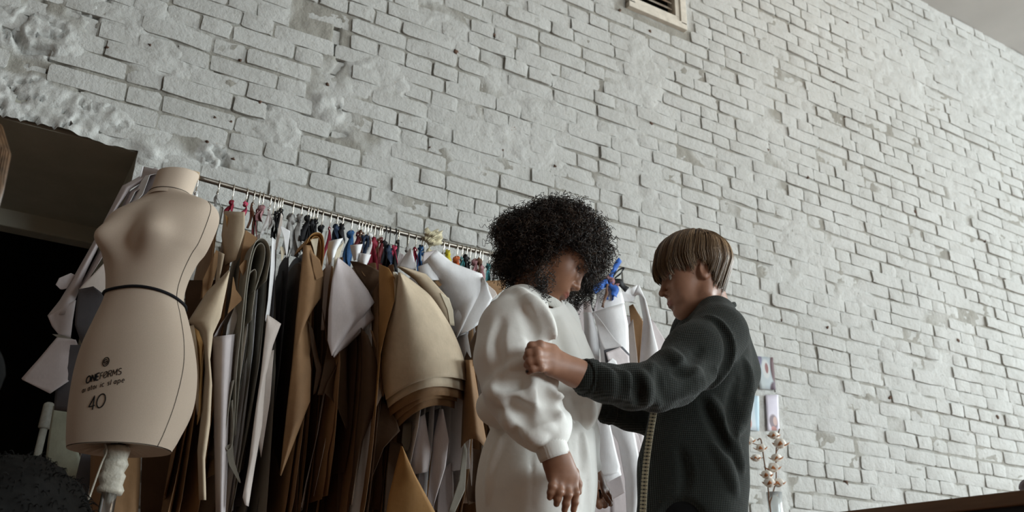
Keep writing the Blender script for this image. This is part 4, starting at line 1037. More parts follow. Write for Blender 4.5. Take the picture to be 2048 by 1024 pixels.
def face_volume(h=.0022, neck_to=None, jaw=1.0, lids=.5, nose=1.0):
    """canonical head: x forward, y left, z up, origin between the ears"""
    v = Vol((-.135, -.105, -.235), (.135, .105, .145), h)
    v.ell((-.012, 0, .040), (.096, .073, .083), .02)
    v.ell((.028, 0, -.012), (.066, .066, .085), .03)
    v.ell((.052, 0, .045), (.042, .058, .040), .03)                     # forehead
    for s in (-1, 1):
        v.cone((-.018, s*.053, -.030), (-.002, s*.047, -.070), .017, .016, .03)
        v.cone((-.002, s*.047, -.070), (.060, s*.013, -.104), .016, .015, .03)   # jaw line
        v.ell((.052, s*.040, -.030), (.030, .024, .026), .03)           # cheek
        v.ell((.060, s*.030, -.062), (.024, .022, .024), .03)
        v.cone((.078, s*.012, .025), (.062, s*.048, .022), .010, .010, .02)      # brow
    v.ell((.072, 0, -.100), (.020, .022, .017), .025)                   # chin
    v.ell((.079, 0, -.064), (.020, .030, .022), .02)                    # muzzle
    for s in (-1, 1):
        v.ell((.097, s*.032, .004), (.017, .019, .012), .014, 'sub')    # eye socket
        v.ell((.072, s*.032, .004), (.0135, .0145, .0125), .004)
    v.cone((.084, 0, .018), (.103*nose, 0, -.028), .0075, .0085, .012)
    v.ell((.105*nose, 0, -.034), (.0105, .0105, .0090), .008)           # nose tip
    for s in (-1, 1):
        v.ell((.094, s*.0125, -.038), (.0105, .0070, .0075), .006)
        v.ell((.100, s*.0060, -.0455), (.0055, .0036, .0035), .002, 'sub')       # nostril
    v.ell((.0955, 0, -.0645), (.0080, .0215, .0055), .006)              # lips
    v.ell((.0945, 0, -.0755), (.0085, .0190, .0062), .006)
    v.cone((.1030, 0, -.0698), (.088, .024, -.0705), .0016, .0012, .002, 'sub')
    v.cone((.1030, 0, -.0698), (.088, -.024, -.0705), .0016, .0012, .002, 'sub')
    v.ell((.098, 0, -.0855), (.008, .018, .0045), .008, 'sub')
    for s in (-1, 1):                                                   # ears
        ec = np.array([-.012, s*.073, -.006])
        rt = np.array([[.94, s*.10, .33], [-s*.25, .96, .10], [-.33, -.10, .94]])
        v.ell(ec, (.0185, .0075, .0315), .006, rot=rt)
        v.ell(ec+np.array([.003, s*.0075, .003]), (.0105, .0055, .0200), .004, 'sub', rt)
        v.ell(ec+np.array([.008, s*.001, -.020]), (.008, .006, .010), .006)
    nt = np.array(neck_to if neck_to is not None else (-.05, 0, -.20), float)
    v.cone((-.025, 0, -.045), nt, .050, .054, .025)
    return v
def paint_head(P):
    """per-vertex tint: R lips, G brow and lash, B none"""
    x, y, z = P[:, 0], P[:, 1], P[:, 2]; c = np.zeros((len(P), 3))
    lip = np.exp(-(((z+.070)/.0085)**2)**2 - ((y/.023)**2)**2)*(x > .084); c[:, 0] = lip
    ay = np.abs(y); arch = .0235 + .005*np.sin(np.clip((ay-.012)/.04, 0, 1)*math.pi)
    brow = np.exp(-((z-arch)/.0042)**2)*((ay > .012) & (ay < .052))*(x > .05)
    lash = np.exp(-((z-.0015+ .06*(ay-.032)**2*10)/.0022)**2)*((ay > .019) & (ay < .047))*(x > .05)
    c[:, 1] = np.clip(brow*.85+lash, 0, 1)
    return c
def skin_material(name, base, lip, dark):
    k = NT(name, .48, .4)
    k.b.inputs['Subsurface Weight'].default_value = .0
    at = k.n('ShaderNodeAttribute'); at.attribute_name = 'tint'
    sp = k.n('ShaderNodeSeparateColor'); k.l(at.outputs['Color'], sp.inputs[0])
    col = k.ramp(k.noise(60, 4), [(.3, tuple(c*.92 for c in base)), (.7, tuple(min(1, c*1.06) for c in base))])
    col = k.mix(col, tuple(lip)+(1,), sp.outputs[0]); col = k.mix(col, tuple(dark)+(1,), sp.outputs[1]); col = k.mix(col, (.012, .010, .012, 1), sp.outputs[2])
    k.color(col); k.bump(k.noise(500, 2), .08, .001); return k.m
def tint_attr(me, cols):
    a = me.color_attributes.new('tint', 'FLOAT_COLOR', 'POINT')
    d = np.ones((len(me.vertices), 4), np.float32); d[:, :3] = cols; a.data.foreach_set('color', d.ravel())
def finger(v, pts, r0, r1, k=.004):
    n = len(pts); rr = np.linspace(r0, r1, n)
    for i in range(n-1): v.cone(pts[i], pts[i+1], rr[i], rr[i+1], .0022 if i else k)
    for q in range(1, n-1): v.ell(pts[q], rr[q]*1.07, .003)             # knuckle
# ================================================================ the woman in white
def PW(px, py, Y): return W(px, py, Y)
def build_person(name, label, root, pieces, skin):
    """one body mesh from sculpted pieces that overlap inside the clothes"""
    Vs, Fs, Cs, n = [], [], [], 0
    for V_, F_, C_ in pieces:
        Vs.append(V_); Fs.append(F_+n); Cs.append(C_ if C_ is not None else np.zeros((len(V_), 3))); n += len(V_)
    o = obj('body', np.concatenate(Vs), np.concatenate(Fs), skin, root); tint_attr(o.data, np.concatenate(Cs)); return o
SK1 = skin_material('warm_brown_skin', (.265, .125, .073), (.27, .085, .066), (.020, .013, .010))
def knit(name, c, rough=.9, scale=900, strength=.25, var=.05):
    k = NT(name, rough, .15); lo = tuple(v*(1-var) for v in c); hi = tuple(min(1, v*(1+var)) for v in c)
    k.color(k.ramp(k.noise(9, 4), [(.3, lo), (.7, hi)]))
    b = k.bump(k.noise(28, 3, .5), .18, .010); k.bump(k.noise(scale, 2), strength, .0012, b)
    k.b.inputs['Sheen Weight'].default_value = .15; return k.m
M_FLEECE = knit('white_fleece', (.83, .81, .77))
k = NT('white_rib_knit', .9, .15); k.color((.74, .72, .67, 1))
tc = k.coord('Object'); wv = k.n('ShaderNodeTexWave'); wv.wave_type = 'BANDS'; wv.bands_direction = 'X'; wv.inputs['Scale'].default_value = 95; k.l(tc, wv.inputs['Vector']); k.bump(wv.outputs['Fac'], .8, .002); M_RIB = k.m

w1 = empty('person', (W(1085, 900, 1.86)[0], 1.86, 0), 'person in white sweatshirt and trousers with dark curly hair looking down', 'person')
H1 = PW(1106, 511, 1.80); FR1 = frame(-32.5, 38, 0)*.95
to_loc = lambda p, O, Fm: ((np.asarray(p)-O) @ Fm)/(Fm[:, 0] @ Fm[:, 0])
to_wld = lambda p, O, Fm: np.asarray(p) @ Fm.T + O
neck1 = PW(1062, 640, 1.85)
hv = face_volume(.0021, to_loc(neck1, H1, FR1)); V_, F_ = hv.mesh(); V_ = relax(V_, F_, 1, .4)
pieces = [(to_wld(V_, H1, FR1), F_, paint_head(V_))]
# near hand, hanging: back of the hand to the room, thumb hidden in front
hy = 1.63
hp = lambda px, py, dy=0: PW(px, py, hy+dy)
lo = np.min([hp(1075, 1060), hp(1075, 880), hp(1175, 880)], 0)-.07; hi = np.max([hp(1170, 880), hp(1075, 880), hp(1170, 1060)], 0)+.07
hd = Vol(lo, hi, .0022); vd = ROT[:, 2]
hd.cone(hp(1104, 885), hp(1113, 925), .024, .0235, .01, flat=vd, sq=1.25)
hd.cone(hp(1112, 920), hp(1112, 952), .022, .020, .02, flat=vd, sq=1.5)
hd.cone(hp(1114, 920), hp(1128, 956), .023, .022, .02, flat=vd, sq=1.5)
hd.cone(hp(1117, 918), hp(1141, 950), .021, .019, .02, flat=vd, sq=1.5)
FG = [[(1108, 952, 0), (1104, 972, -.006), (1101, 985, -.002), (1099.5, 995, .004)], [(1120, 960, 0), (1119, 984, -.010), (1115, 998, -.004), (1113, 1008, .004)],
      [(1134, 962, 0), (1136, 990, -.010), (1132, 1007, -.004), (1129, 1020, .004)], [(1146, 956, 0), (1151, 985, -.008), (1150, 1004, -.003), (1147, 1020, .004)]]
for q, fpts in enumerate(FG): finger(hd, [hp(a, b, d) for a, b, d in fpts], (.0088, .0095, .0098, .0096)[q], (.0064, .0068, .0070, .0068)[q], .010)
finger(hd, [hp(1128, 922, .014), hp(1148, 945, .022), hp(1156, 968, .026), hp(1157, 984, .026)], .012, .0075, .012)      # thumb
V_, F_ = hd.mesh(); pieces.append((relax(V_, F_, 1, .4), F_, None))
# far hand, fingers curled
gp = lambda px, py, Y=1.97: PW(px+7, py-3, Y)
lo = np.min([gp(1160, 1040), gp(1160, 930), gp(1235, 930)], 0)-.06; hi = np.max([gp(1235, 930), gp(1160, 930), gp(1235, 1040)], 0)+.06
hd = Vol(lo, hi, .0024)
hd.cone(gp(1165, 930), gp(1180, 960), .024, .022, .01); hd.cone(gp(1178, 958), gp(1192, 980), .024, .021, .02)
finger(hd, [gp(1196, 972), gp(1206, 985), gp(1211, 997), gp(1214, 1004)], .0100, .0068, .01)
finger(hd, [gp(1192, 985, 1.955), gp(1204, 1000, 1.945), gp(1210, 1008, 1.945), gp(1214, 1011, 1.95)], .0096, .0070, .01)
finger(hd, [gp(1188, 990, 1.945), gp(1196, 1006, 1.935), gp(1202, 1013, 1.935), gp(1205, 1013, 1.94)], .0094, .0070, .01)
finger(hd, [gp(1184, 990, 1.935), gp(1188, 1008, 1.925), gp(1192, 1015, 1.925), gp(1195, 1014, 1.93)], .0090, .0066, .01)
finger(hd, [gp(1184, 970, 1.94), gp(1188, 985, 1.92), gp(1193, 996, 1.915)], .0105, .0075, .012)
V_, F_ = hd.mesh(); pieces.append((relax(V_, F_, 1, .4), F_, None))
# trunk, arms and legs under the clothes
bx, by = W(1080, 900, 1.86)[0], 1.86
Z = lambda py, Y=1.86: W(1080, py, Y)[2]
bd = Vol((bx-.34, by-.36, -.01), (bx+.34, by+.36, 1.42), .010)
bd.cone(neck1, PW(1072, 690, 1.86), .055, .085, .04); bd.cone(PW(1072, 690, 1.86), PW(1085, 830, 1.86), .095, .085, .05); bd.cone(PW(1085, 830, 1.86), PW(1078, 930, 1.87), .085, .085, .05)
SH1 = PW(1040, 650, 1.745); EL1 = PW(1052, 793, 1.675); WR1 = hp(1106, 895)
SH2 = PW(1105, 650, 1.975); EL2 = PW(1125, 800, 2.00); WR2 = gp(1168, 935)
for a, b, c in ((SH1, EL1, WR1), (SH2, EL2, WR2)):
    bd.cone(PW(1070, 655, 1.86), a, .05, .045, .03); bd.cone(a, b, .042, .034, .02); bd.cone(b, c, .034, .024, .02)
fd1 = np.array([math.cos(math.radians(-31)), math.sin(math.radians(-31)), 0]); sd1 = np.array([-fd1[1], fd1[0], 0])
for s in (-1, 1):
    hpz = np.array([bx, by, .82]) + sd1*s*.050; kn = np.array([bx, by, .46]) + sd1*s*.08 + fd1*.02; an = np.array([bx, by, .08]) + sd1*s*.09 - fd1*.01
    bd.cone(hpz, kn, .060, .050, .03); bd.cone(kn, an, .050, .035, .02); bd.cone(an, an+fd1*.14-np.array([0, 0, .045]), .035, .026, .02, flat=(0, 0, 1), sq=1.1); bd.cone(an, an-fd1*.03-np.array([0, 0, .045]), .034, .03, .02)
V_, F_ = bd.mesh(); V_[:, 2] = np.maximum(V_[:, 2], 0.001); pieces.append((V_, F_, None))
build_person('person', None, w1, pieces, SK1)

# --- sweatshirt with full sleeves
sv = Vol((bx-.29, 1.52, W(1080, 905, 1.62)[2]), (bx+.30, 2.14, W(1060, 550, 1.95)[2]), .0050)
TY = 1.87
sv.chain([PW(1068, 628, TY), PW(1078, 690, TY), PW(1084, 750, TY), PW(1083, 805, TY), PW(1087, 842, TY)], [.078, .108, .124, .140, .112], .04)
sv.cone(PW(1096, 660, 1.90), PW(1128, 745, 1.90), .06, .070, .05)          # chest
sv.cone(PW(1128, 745, 1.89), PW(1150, 800, 1.87), .065, .055, .05)
sv.ell(PW(1004, 812, 1.82), (.058, .07, .052), .03)                        # back of the blouson
sv.chain([PW(1044, 622, 1.78), PW(1030, 665, 1.725), PW(1024, 718, 1.70), PW(1036, 778, 1.69)], [.066, .080, .080, .066], .03)
sv.chain([PW(1020, 785, 1.69), PW(1062, 820, 1.67), PW(1086, 850, 1.65), PW(1097, 866, hy+.01)], [.060, .066, .058, .038], .025)
sv.chain([SH2, PW(1120, 730, 2.0), EL2, PW(1150, 870, 1.99), WR2], [.075, .082, .075, .06, .036], .03)
sv.ell(PW(1113, 842, 1.645), (.030, .03, .034), .02); sv.ell(PW(1070, 868, 1.65), (.028, .03, .030), .02)
# folds
for pts, r_, op, pu in (([(976, 781), (1005, 787), (1045, 802), (1095, 808)], .020, 'add', .004), ([(1078, 742), (1064, 765), (1070, 792)], .013, 'add', .003), ([(1096, 748), (1108, 790), (1116, 828)], .015, 'add', .004),
        ([(1040, 580), (1062, 615), (1078, 660), (1090, 712)], .017, 'add', .004), ([(1060, 596), (1088, 640), (1102, 690)], .016, 'add', .005), ([(990, 768), (1020, 744), (1058, 726)], .013, 'add', .003), ([(1012, 846), (1032, 832)], .014, 'add', .003),
        ([(1040, 834), (1070, 848), (1098, 852)], .011, 'add', .003), ([(1050, 862), (1068, 870), (1082, 874)], .009, 'add', .003), ([(1120, 640), (1140, 700), (1170, 770)], .014, 'add', .004), ([(1160, 790), (1178, 820), (1172, 850)], .013, 'add', .003),
        ([(985, 757), (1015, 764), (1050, 764)], .009, 'sub', -.004), ([(1050, 620), (1070, 668), (1078, 720)], .008, 'sub', -.004), ([(1074, 615), (1096, 660), (1104, 710)], .008, 'sub', -.004), ([(1032, 818), (1060, 828), (1088, 832)], .007, 'sub', -.004),
        ([(1086, 776), (1096, 804), (1103, 830)], .008, 'sub', -.004), ([(1020, 806), (1040, 822), (1058, 850)], .006, 'sub', -.004), ([(1110, 760), (1135, 790), (1170, 800)], .008, 'sub', -.003), ([(1000, 640), (990, 690), (1000, 740)], .007, 'sub', -.005), ([(1100, 800), (1140, 815), (1180, 800)], .006, 'sub', -.003)):
    sv.crease(pts, r_*(.82 if op == 'add' else .65), op, .024, pu)
nd = neck1 - H1
sv.cone(PW(1080, 560, 1.82), PW(1066, 632, 1.845), .062, .060, .008, 'sub')
sv.displace(lambda P: .0022*fbm(P[:, 0]*17, P[:, 1]*17, P[:, 2]*11, 3, 3))
V_, F_ = sv.mesh(); sweat = obj('sweatshirt', relax(V_, F_, 2, .5), F_, M_FLEECE, w1)
def ring_band(c, axis, r, width, thick, parent, mat, name, squash=1.0, side=None, wob=0.0):
    axis = np.array(axis, float); axis /= np.linalg.norm(axis); s = np.array(side if side is not None else (0, 0, 1.0)); u = np.cross(axis, s); u /= np.linalg.norm(u); w = np.cross(axis, u)
    prof = [(-width/2, 0), (-width/2*.8, thick), (0, thick*1.25), (width/2*.8, thick), (width/2, 0), (width/2*.8, -thick*.6), (-width/2*.8, -thick*.6)]
    n = 40; m = len(prof); v = []
    for i in range(n):
        a = 2*math.pi*i/n
        for h_, t_ in prof: v.append(c + axis*h_ + (r+t_)*(math.cos(a)*u + math.sin(a)*w*squash) + axis*wob*math.sin(2*a))
    return obj(name, v, [(i*m+j, i*m+(j+1) % m, ((i+1) % n)*m+(j+1) % m, ((i+1) % n)*m+j) for i in range(n) for j in range(m)], mat, parent)
ring_band(PW(1067, 600, 1.835), PW(1082, 552, 1.82)-PW(1063, 622, 1.845), .064, .026, .006, sweat, M_RIB, 'collar')
# ribbed cuffs: rib lines are modelled around the wrist
def cuff(a, b, ra, rb, parent, mat, n=56, dep=.0011, name='cuff'):
    a, b = np.array(a), np.array(b); ax = (b-a)/np.linalg.norm(b-a); u = np.cross(ax, [0.3, .2, .9]); u /= np.linalg.norm(u); w = np.cross(ax, u); v = []
    st = [(0, ra*.80), (0, ra*1.02), (.15, ra*1.06), (.5, (ra+rb)/2*1.03), (.85, rb*1.05), (1.0, rb), (1.0, rb*.82)]
    for t, r in st:
        for j in range(n):
            q = 2*math.pi*j/n; rr = r + (dep if j % 2 else -dep); v.append(a+(b-a)*t + rr*(math.cos(q)*u+math.sin(q)*w))
    return obj(name, v, [(i*n+j, i*n+(j+1) % n, (i+1)*n+(j+1) % n, (i+1)*n+j) for i in range(len(st)-1) for j in range(n)], mat, parent)
cuff(PW(1094, 868, hy+.006), PW(1110, 916, hy), .0345, .0315, sweat, M_FLEECE)
cuff(PW(1163, 920, 1.98), PW(1172, 944, 1.97), .034, .031, sweat, M_FLEECE)
# --- trousers
tv = Vol((bx-.26, by-.30, .02), (bx+.30, by+.30, Z(800)), .0060)
tv.chain([PW(1094, 822, TY), PW(1090, 862, TY), PW(1077, 925, TY), PW(1071, 985, TY), PW(1070, 1035, TY)], [.098, .110, .129, .133, .132], .04)
for s in (-1, 1):
    c0 = np.array([bx, by, .80]) + sd1*s*.065
    tv.chain([c0, np.array([bx, by, .46])+sd1*s*.085+fd1*.01, np.array([bx, by, .10])+sd1*s*.09], [.105, .090, .070], .03)
for pts, r_ in (([(1118, 832), (1114, 880), (1112, 980)], .012), ([(1136, 836), (1136, 890), (1140, 1000)], .013), ([(1152, 846), (1156, 900), (1160, 1010)], .012), ([(1166, 862), (1172, 930), (1177, 1020)], .010)):
    tv.crease(pts, r_, 'add', .014, .002)
for pts in ([(1126, 838), (1125, 890), (1126, 960)], [(1145, 846), (1147, 900), (1150, 980)], [(1160, 858), (1164, 920), (1168, 990)]): tv.crease(pts, .006, 'sub', .010, -.003)
tv.crease([(1062, 884), (1064, 950), (1062, 1020)], .0035, 'sub', .004, -.001)
tv.crease([(1000, 880), (985, 930), (975, 1000)], .008, 'add', .02, .003)
tv.displace(lambda P: .0022*fbm(P[:, 0]*14, P[:, 1]*14, P[:, 2]*6, 9, 3))
V_, F_ = tv.mesh(); V_[:, 2] = np.maximum(V_[:, 2], .03); trs = obj('trousers', relax(V_, F_, 2, .5), F_, M_FLEECE, w1)
for pts in ([(1096, 822, 1.74), (1122, 826, 1.735), (1150, 838, 1.755), (1170, 856, 1.79), (1180, 876, 1.83)], [(1178, 872, 1.82), (1188, 840, 1.83), (1192, 812, 1.84)], [(1120, 828, 1.73), (1150, 850, 1.745), (1168, 884, 1.775), (1172, 930, 1.79)]):
    MB().tube(smooth_path([PW(*q) for q in pts], 6), .0055, 8).build('tie_cord', M_FLEECE, trs)

# --- curly hair
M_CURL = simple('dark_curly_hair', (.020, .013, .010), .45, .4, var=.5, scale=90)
M_CURL2 = simple('sunlit_brown_curls', (.060, .035, .022), .45, .4, var=.5, scale=90)  # lit look put into the colour: lighter copy of the dark hair
HC = PW(1094, 503, 1.83); IR = ROT[:, 0]; IU = -ROT[:, 1]; IF = ROT[:, 2]
def hair_env(P):
    """>0 inside the hair cloud"""
    q = P-HC; a, b, c = q@IR, q@IU, q@IF
    th = np.arctan2(b, a)
    R = .122 + .010*np.sin(3*th+.6) + .012*np.exp(-((th-2.65)/.25)**2) + .010*np.exp(-((th+2.9)/.3)**2) - .012*np.exp(-((th-3.05)/.12)**2) - .030*np.exp(-((th+1.75)/.45)**2)
    return 1 - np.sqrt((a/(R*1.06))**2 + (b/(R*.96))**2 + (c/.125)**2)
cv = Vol(HC-.16, HC+.16, .005)
s_ = (slice(None),)*3; X, Y_, Z_ = np.meshgrid(*cv.ax, indexing='ij'); G_ = np.stack([X, Y_, Z_], -1).reshape(-1, 3)
loc = to_loc(G_, H1, FR1); nz_ = .010*fbm(G_[:, 0]*38, G_[:, 1]*38, G_[:, 2]*38, 8, 3)
cap_d = lambda L_: np.sqrt(((L_[:, 0]+.008)/.116)**2 + (L_[:, 1]/.096)**2 + ((L_[:, 2]-.046)/.104)**2) - 1
face_open = lambda L_, m=0.0: (L_[:, 2] < .024+m) & (L_[:, 1] < .068) & (L_[:, 0] > .012 + .5*np.maximum(L_[:, 2], 0) + .10*np.maximum(-L_[:, 2]-.03, 0))
d_ = np.minimum(-(hair_env(G_)-.20)*.12, cap_d(loc)*.10) + nz_
d_ = np.where(face_open(loc), np.maximum(d_, .012), d_)
d_ = np.maximum(d_, np.where(loc[:, 2] < -.085, .02, -1))
cv.D = d_.reshape(cv.D.shape).astype(np.float32)
V_, F_ = cv.mesh(); hair1 = obj('hair', relax(V_, F_, 1), F_, M_CURL, w1)
r = np.random.default_rng(12)
def curls(N, lo_, hi_, mat, name, rad0, seedpts=None):
    pts = []
    while len(pts) < N:
        q = r.uniform(-1, 1, (4000, 3))*np.array([.165, .165, .165]) + HC; e_ = hair_env(q); L_ = to_loc(q, H1, FR1)
        cd = cap_d(L_)
        ok = ((e_ > lo_) & (e_ < hi_)) | ((cd > -.02) & (cd < .12) & (L_[:, 2] > .02))
        ok &= ~face_open(L_, .008)
        ok &= ~((L_[:, 0] > .0) & (L_[:, 2] < -.082) & (L_[:, 1] < .05))
        ok &= L_[:, 2] > -.125
        pts += list(q[ok])
    P0 = np.array(pts[:N]); out = P0-HC; out /= np.linalg.norm(out, axis=1, keepdims=True)
    ln = r.uniform(.035, .085, N); dirn = out*.75 + r.normal(0, .45, (N, 3)) + np.array([0, 0, -.35]); dirn /= np.linalg.norm(dirn, axis=1, keepdims=True)
    u = np.cross(dirn, r.normal(0, 1, (N, 3))); u /= np.linalg.norm(u, axis=1, keepdims=True); w = np.cross(dirn, u)
    Mp = 19; t = np.linspace(0, 1, Mp)[None, :, None]; hr = r.uniform(.0035, .0075, N)[:, None, None]; turns = (ln/r.uniform(.012, .020, N))[:, None, None]; ph = r.uniform(0, 6.28, N)[:, None, None]
    P = P0[:, None]-.5*ln[:, None, None]*dirn[:, None] + t*ln[:, None, None]*dirn[:, None] + hr*(np.cos(6.283*turns*t+ph)*u[:, None]+np.sin(6.283*turns*t+ph)*w[:, None]) - np.array([0, 0, .012])*t*t
    V2, F2 = strands_mesh(P, rad0, rad0*.55); o = obj(name, V2, F2, mat, hair1); o['kind'] = 'stuff'; return o
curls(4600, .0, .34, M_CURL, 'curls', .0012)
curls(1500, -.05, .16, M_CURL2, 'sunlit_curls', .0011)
# curls falling in front of the ear and below the jaw
def lock(px, py, Y, ln, n, sp):
    c = PW(px, py, Y); P0 = c + r.normal(0, sp, (n, 3)); N = n
    dirn = np.tile(np.array([0.05, 0, -1.0]), (N, 1)) + r.normal(0, .12, (N, 3)); dirn /= np.linalg.norm(dirn, axis=1, keepdims=True)
    u = np.cross(dirn, r.normal(0, 1, (N, 3))); u /= np.linalg.norm(u, axis=1, keepdims=True); w = np.cross(dirn, u)
    Mp = 26; t = np.linspace(0, 1, Mp)[None, :, None]; l_ = (ln*r.uniform(.6, 1.1, N))[:, None, None]; ph = r.uniform(0, 6.28, N)[:, None, None]; hr = r.uniform(.003, .0055, N)[:, None, None]
    P = P0[:, None] + t*l_*dirn[:, None] + hr*(np.cos(6.283*l_/.013*t+ph)*u[:, None]+np.sin(6.283*l_/.013*t+ph)*w[:, None])
    return P
Pk = np.concatenate([lock(1082, 570, 1.735, .045, 22, .012), lock(1085, 545, 1.72, .05, 26, .014), lock(1104, 602, 1.86, .040, 24, .008), lock(1098, 604, 1.80, .04, 26, .006), lock(1078, 565, 1.73, .05, 24, .014),
                     lock(1180, 545, 1.93, .07, 90, .014), lock(1165, 560, 1.95, .06, 80, .014), lock(1190, 520, 1.92, .05, 50, .012), lock(1150, 585, 1.95, .045, 60, .012), lock(1150, 522, 1.735, .02, 16, .008)])
V2, F2 = strands_mesh(Pk, .0009, .0005); o = obj('loose_curls', V2, F2, M_CURL, hair1); o['kind'] = 'stuff'
# ================================================================ the woman in the dark green waffle shirt
SK2 = skin_material('fair_skin', (.33, .165, .105), (.28, .10, .082), (.10, .055, .035))
k = NT('dark_green_waffle_knit', .95, .12)
k.color(k.ramp(k.noise(7, 4), [(.3, (.016, .0185, .016)), (.7, (.023, .026, .023))]))
tc = k.coord('Position'); mp = k.n('ShaderNodeMapping'); mp.inputs['Rotation'].default_value = (0, 0, math.radians(31)); k.l(tc, mp.inputs['Vector'])
b = k.bump(k.noise(24, 3), .2, .008)
for dr, sc in (('X', 70), ('Z', 60)):
    wv = k.n('ShaderNodeTexWave'); wv.wave_type = 'BANDS'; wv.bands_direction = dr; wv.inputs['Scale'].default_value = sc; wv.inputs['Distortion'].default_value = .6; wv.inputs['Detail Scale'].default_value = .3
    k.l(mp.outputs[0], wv.inputs['Vector']); b = k.bump(wv.outputs['Fac'], .55, .0022, b)
k.b.inputs['Sheen Weight'].default_value = .12; k.b.inputs['Sheen Roughness'].default_value = .5
M_WAFFLE = k.m
M_BLACK = simple('black_trouser_cloth', (.008, .008, .009), .9, .15, var=.2)
gx, gy = W(1390, 900, 1.80)[0], 1.80
w2 = empty('person', (gx, gy, 0), 'person in dark green waffle shirt with short brown hair and outstretched arms', 'person')
H2 = PW(1389, 554, 1.79); FR2 = frame(152, 13, 0)*.93
neck2 = PW(1432, 640, 1.80)
hv = face_volume(.0021, to_loc(neck2, H2, FR2), nose=1.06); V_, F_ = hv.mesh(); V_ = relax(V_, F_, 1, .4); c_ = paint_head(V_); c_[:, 1] *= .8
pieces = [(to_wld(V_, H2, FR2), F_, c_)]
# near hand gripping the sleeve: four fingers side by side, pointing away from the wrist
hy2 = 1.575
q2 = lambda px, py, d=0.0: PW(px, py, hy2+d)
lo = np.min([q2(1030, 800), q2(1030, 660), q2(1190, 660)], 0)-.07; hi = np.max([q2(1190, 660), q2(1030, 660), q2(1190, 800)], 0)+.07
hd = Vol(lo, hi, .0021)
hd.cone(q2(1185, 752, .015), q2(1150, 745, .012), .027, .0245, .01, flat=vd, sq=1.15)
hd.cone(q2(1152, 742, .012), q2(1104, 708, .004), .022, .0165, .02, flat=vd, sq=1.2); hd.cone(q2(1152, 746, .012), q2(1100, 722, -.002), .022, .017, .02, flat=vd, sq=1.2); hd.cone(q2(1152, 750, .012), q2(1102, 738, .0), .022, .016, .02, flat=vd, sq=1.2)
for f4, (ra, rb) in zip(([(1106, 698, .004), (1080, 690, -.010), (1063, 692, -.004), (1057, 700, .010)], [(1102, 710, -.004), (1074, 704, -.018), (1058, 707, -.008), (1053, 715, .006)],
                         [(1102, 723, -.004), (1076, 720, -.018), (1059, 723, -.008), (1054, 730, .006)], [(1105, 737, .0), (1082, 736, -.012), (1065, 738, -.006), (1057, 743, .004)]), ((.0108, .0080), (.0110, .0080), (.0106, .0078), (.0096, .0070))):
    finger(hd, [q2(*p) for p in f4], ra, rb, .010)
finger(hd, [q2(1128, 722, .028), q2(1100, 702, .050), q2(1080, 700, .066), q2(1068, 704, .072)], .013, .0085, .014)      # thumb behind the sleeve
V_, F_ = hd.mesh(); V_ = relax(V_, F_, 1, .4); tn = np.zeros((len(V_), 3))
pj = project(V_)
nail = np.exp(-(((pj[:, 0]-1054)/4.0)**2 + ((pj[:, 1]-743)/4.2)**2)); tn[:, 2] = np.clip(nail*1.6-.3, 0, 1)
pieces.append((V_, F_, tn))
# far hand, resting at the other's waist
q3 = lambda px, py, d=0.0: PW(px, py, 2.02+d)
c0 = q3(1190, 815); hd = Vol(c0-.12, c0+.12, .003)
hd.cone(q3(1225, 822, -.03), q3(1205, 820, -.015), .024, .022, .01); hd.cone(q3(1206, 820, -.01), q3(1182, 812, .0), .023, .021, .02)
for i_ in range(4): finger(hd, [q3(1184, 802+8*i_), q3(1168, 800+9*i_, .012), q3(1160, 802+9*i_, .03)], .0095, .007, .01)
finger(hd, [q3(1200, 808), q3(1186, 796, -.01), q3(1176, 792, -.012)], .0105, .008, .01)
V_, F_ = hd.mesh(); pieces.append((V_, F_, None))
SHa = PW(1437, 668, 1.665); ELa = PW(1322, 776, 1.60); WRa = q2(1172, 752, .015)
SHb = PW(1395, 665, 1.94); ELb = PW(1315, 838, 1.95); WRb = q3(1222, 822, -.03)
bd = Vol((gx-.62, gy-.34, -.01), (gx+.34, gy+.36, 1.42), .010)
bd.cone(neck2, PW(1422, 700, 1.80), .052, .078, .03); bd.cone(PW(1422, 700, 1.80), PW(1400, 840, 1.80), .080, .075, .04); bd.cone(PW(1400, 840, 1.80), PW(1392, 930, 1.80), .080, .070, .05)
for a_, b_, c_ in ((SHa, ELa, WRa), (SHb, ELb, WRb)):
    bd.cone(PW(1418, 676, 1.80), a_, .042, .038, .02); bd.cone(a_, b_, .038, .034, .02); bd.cone(b_, c_, .035, .024, .02)
fd2 = np.array([math.cos(math.radians(150)), math.sin(math.radians(150)), 0]); sd2 = np.array([-fd2[1], fd2[0], 0])
for s in (-1, 1):
    kn = np.array([gx, gy, .46]) + sd2*s*.08 + fd2*.02; an = np.array([gx, gy, .08]) + sd2*s*.09
    bd.cone(np.array([gx, gy, .80]) + sd2*s*.060, kn, .070, .052, .03); bd.cone(kn, an, .050, .035, .02); bd.cone(an, an+fd2*.14-np.array([0, 0, .045]), .035, .026, .02); bd.cone(an, an-fd2*.03-np.array([0, 0, .045]), .034, .03, .02)
V_, F_ = bd.mesh(); V_[:, 2] = np.maximum(V_[:, 2], .001); pieces.append((V_, F_, None))
build_person('person', None, w2, pieces, SK2)
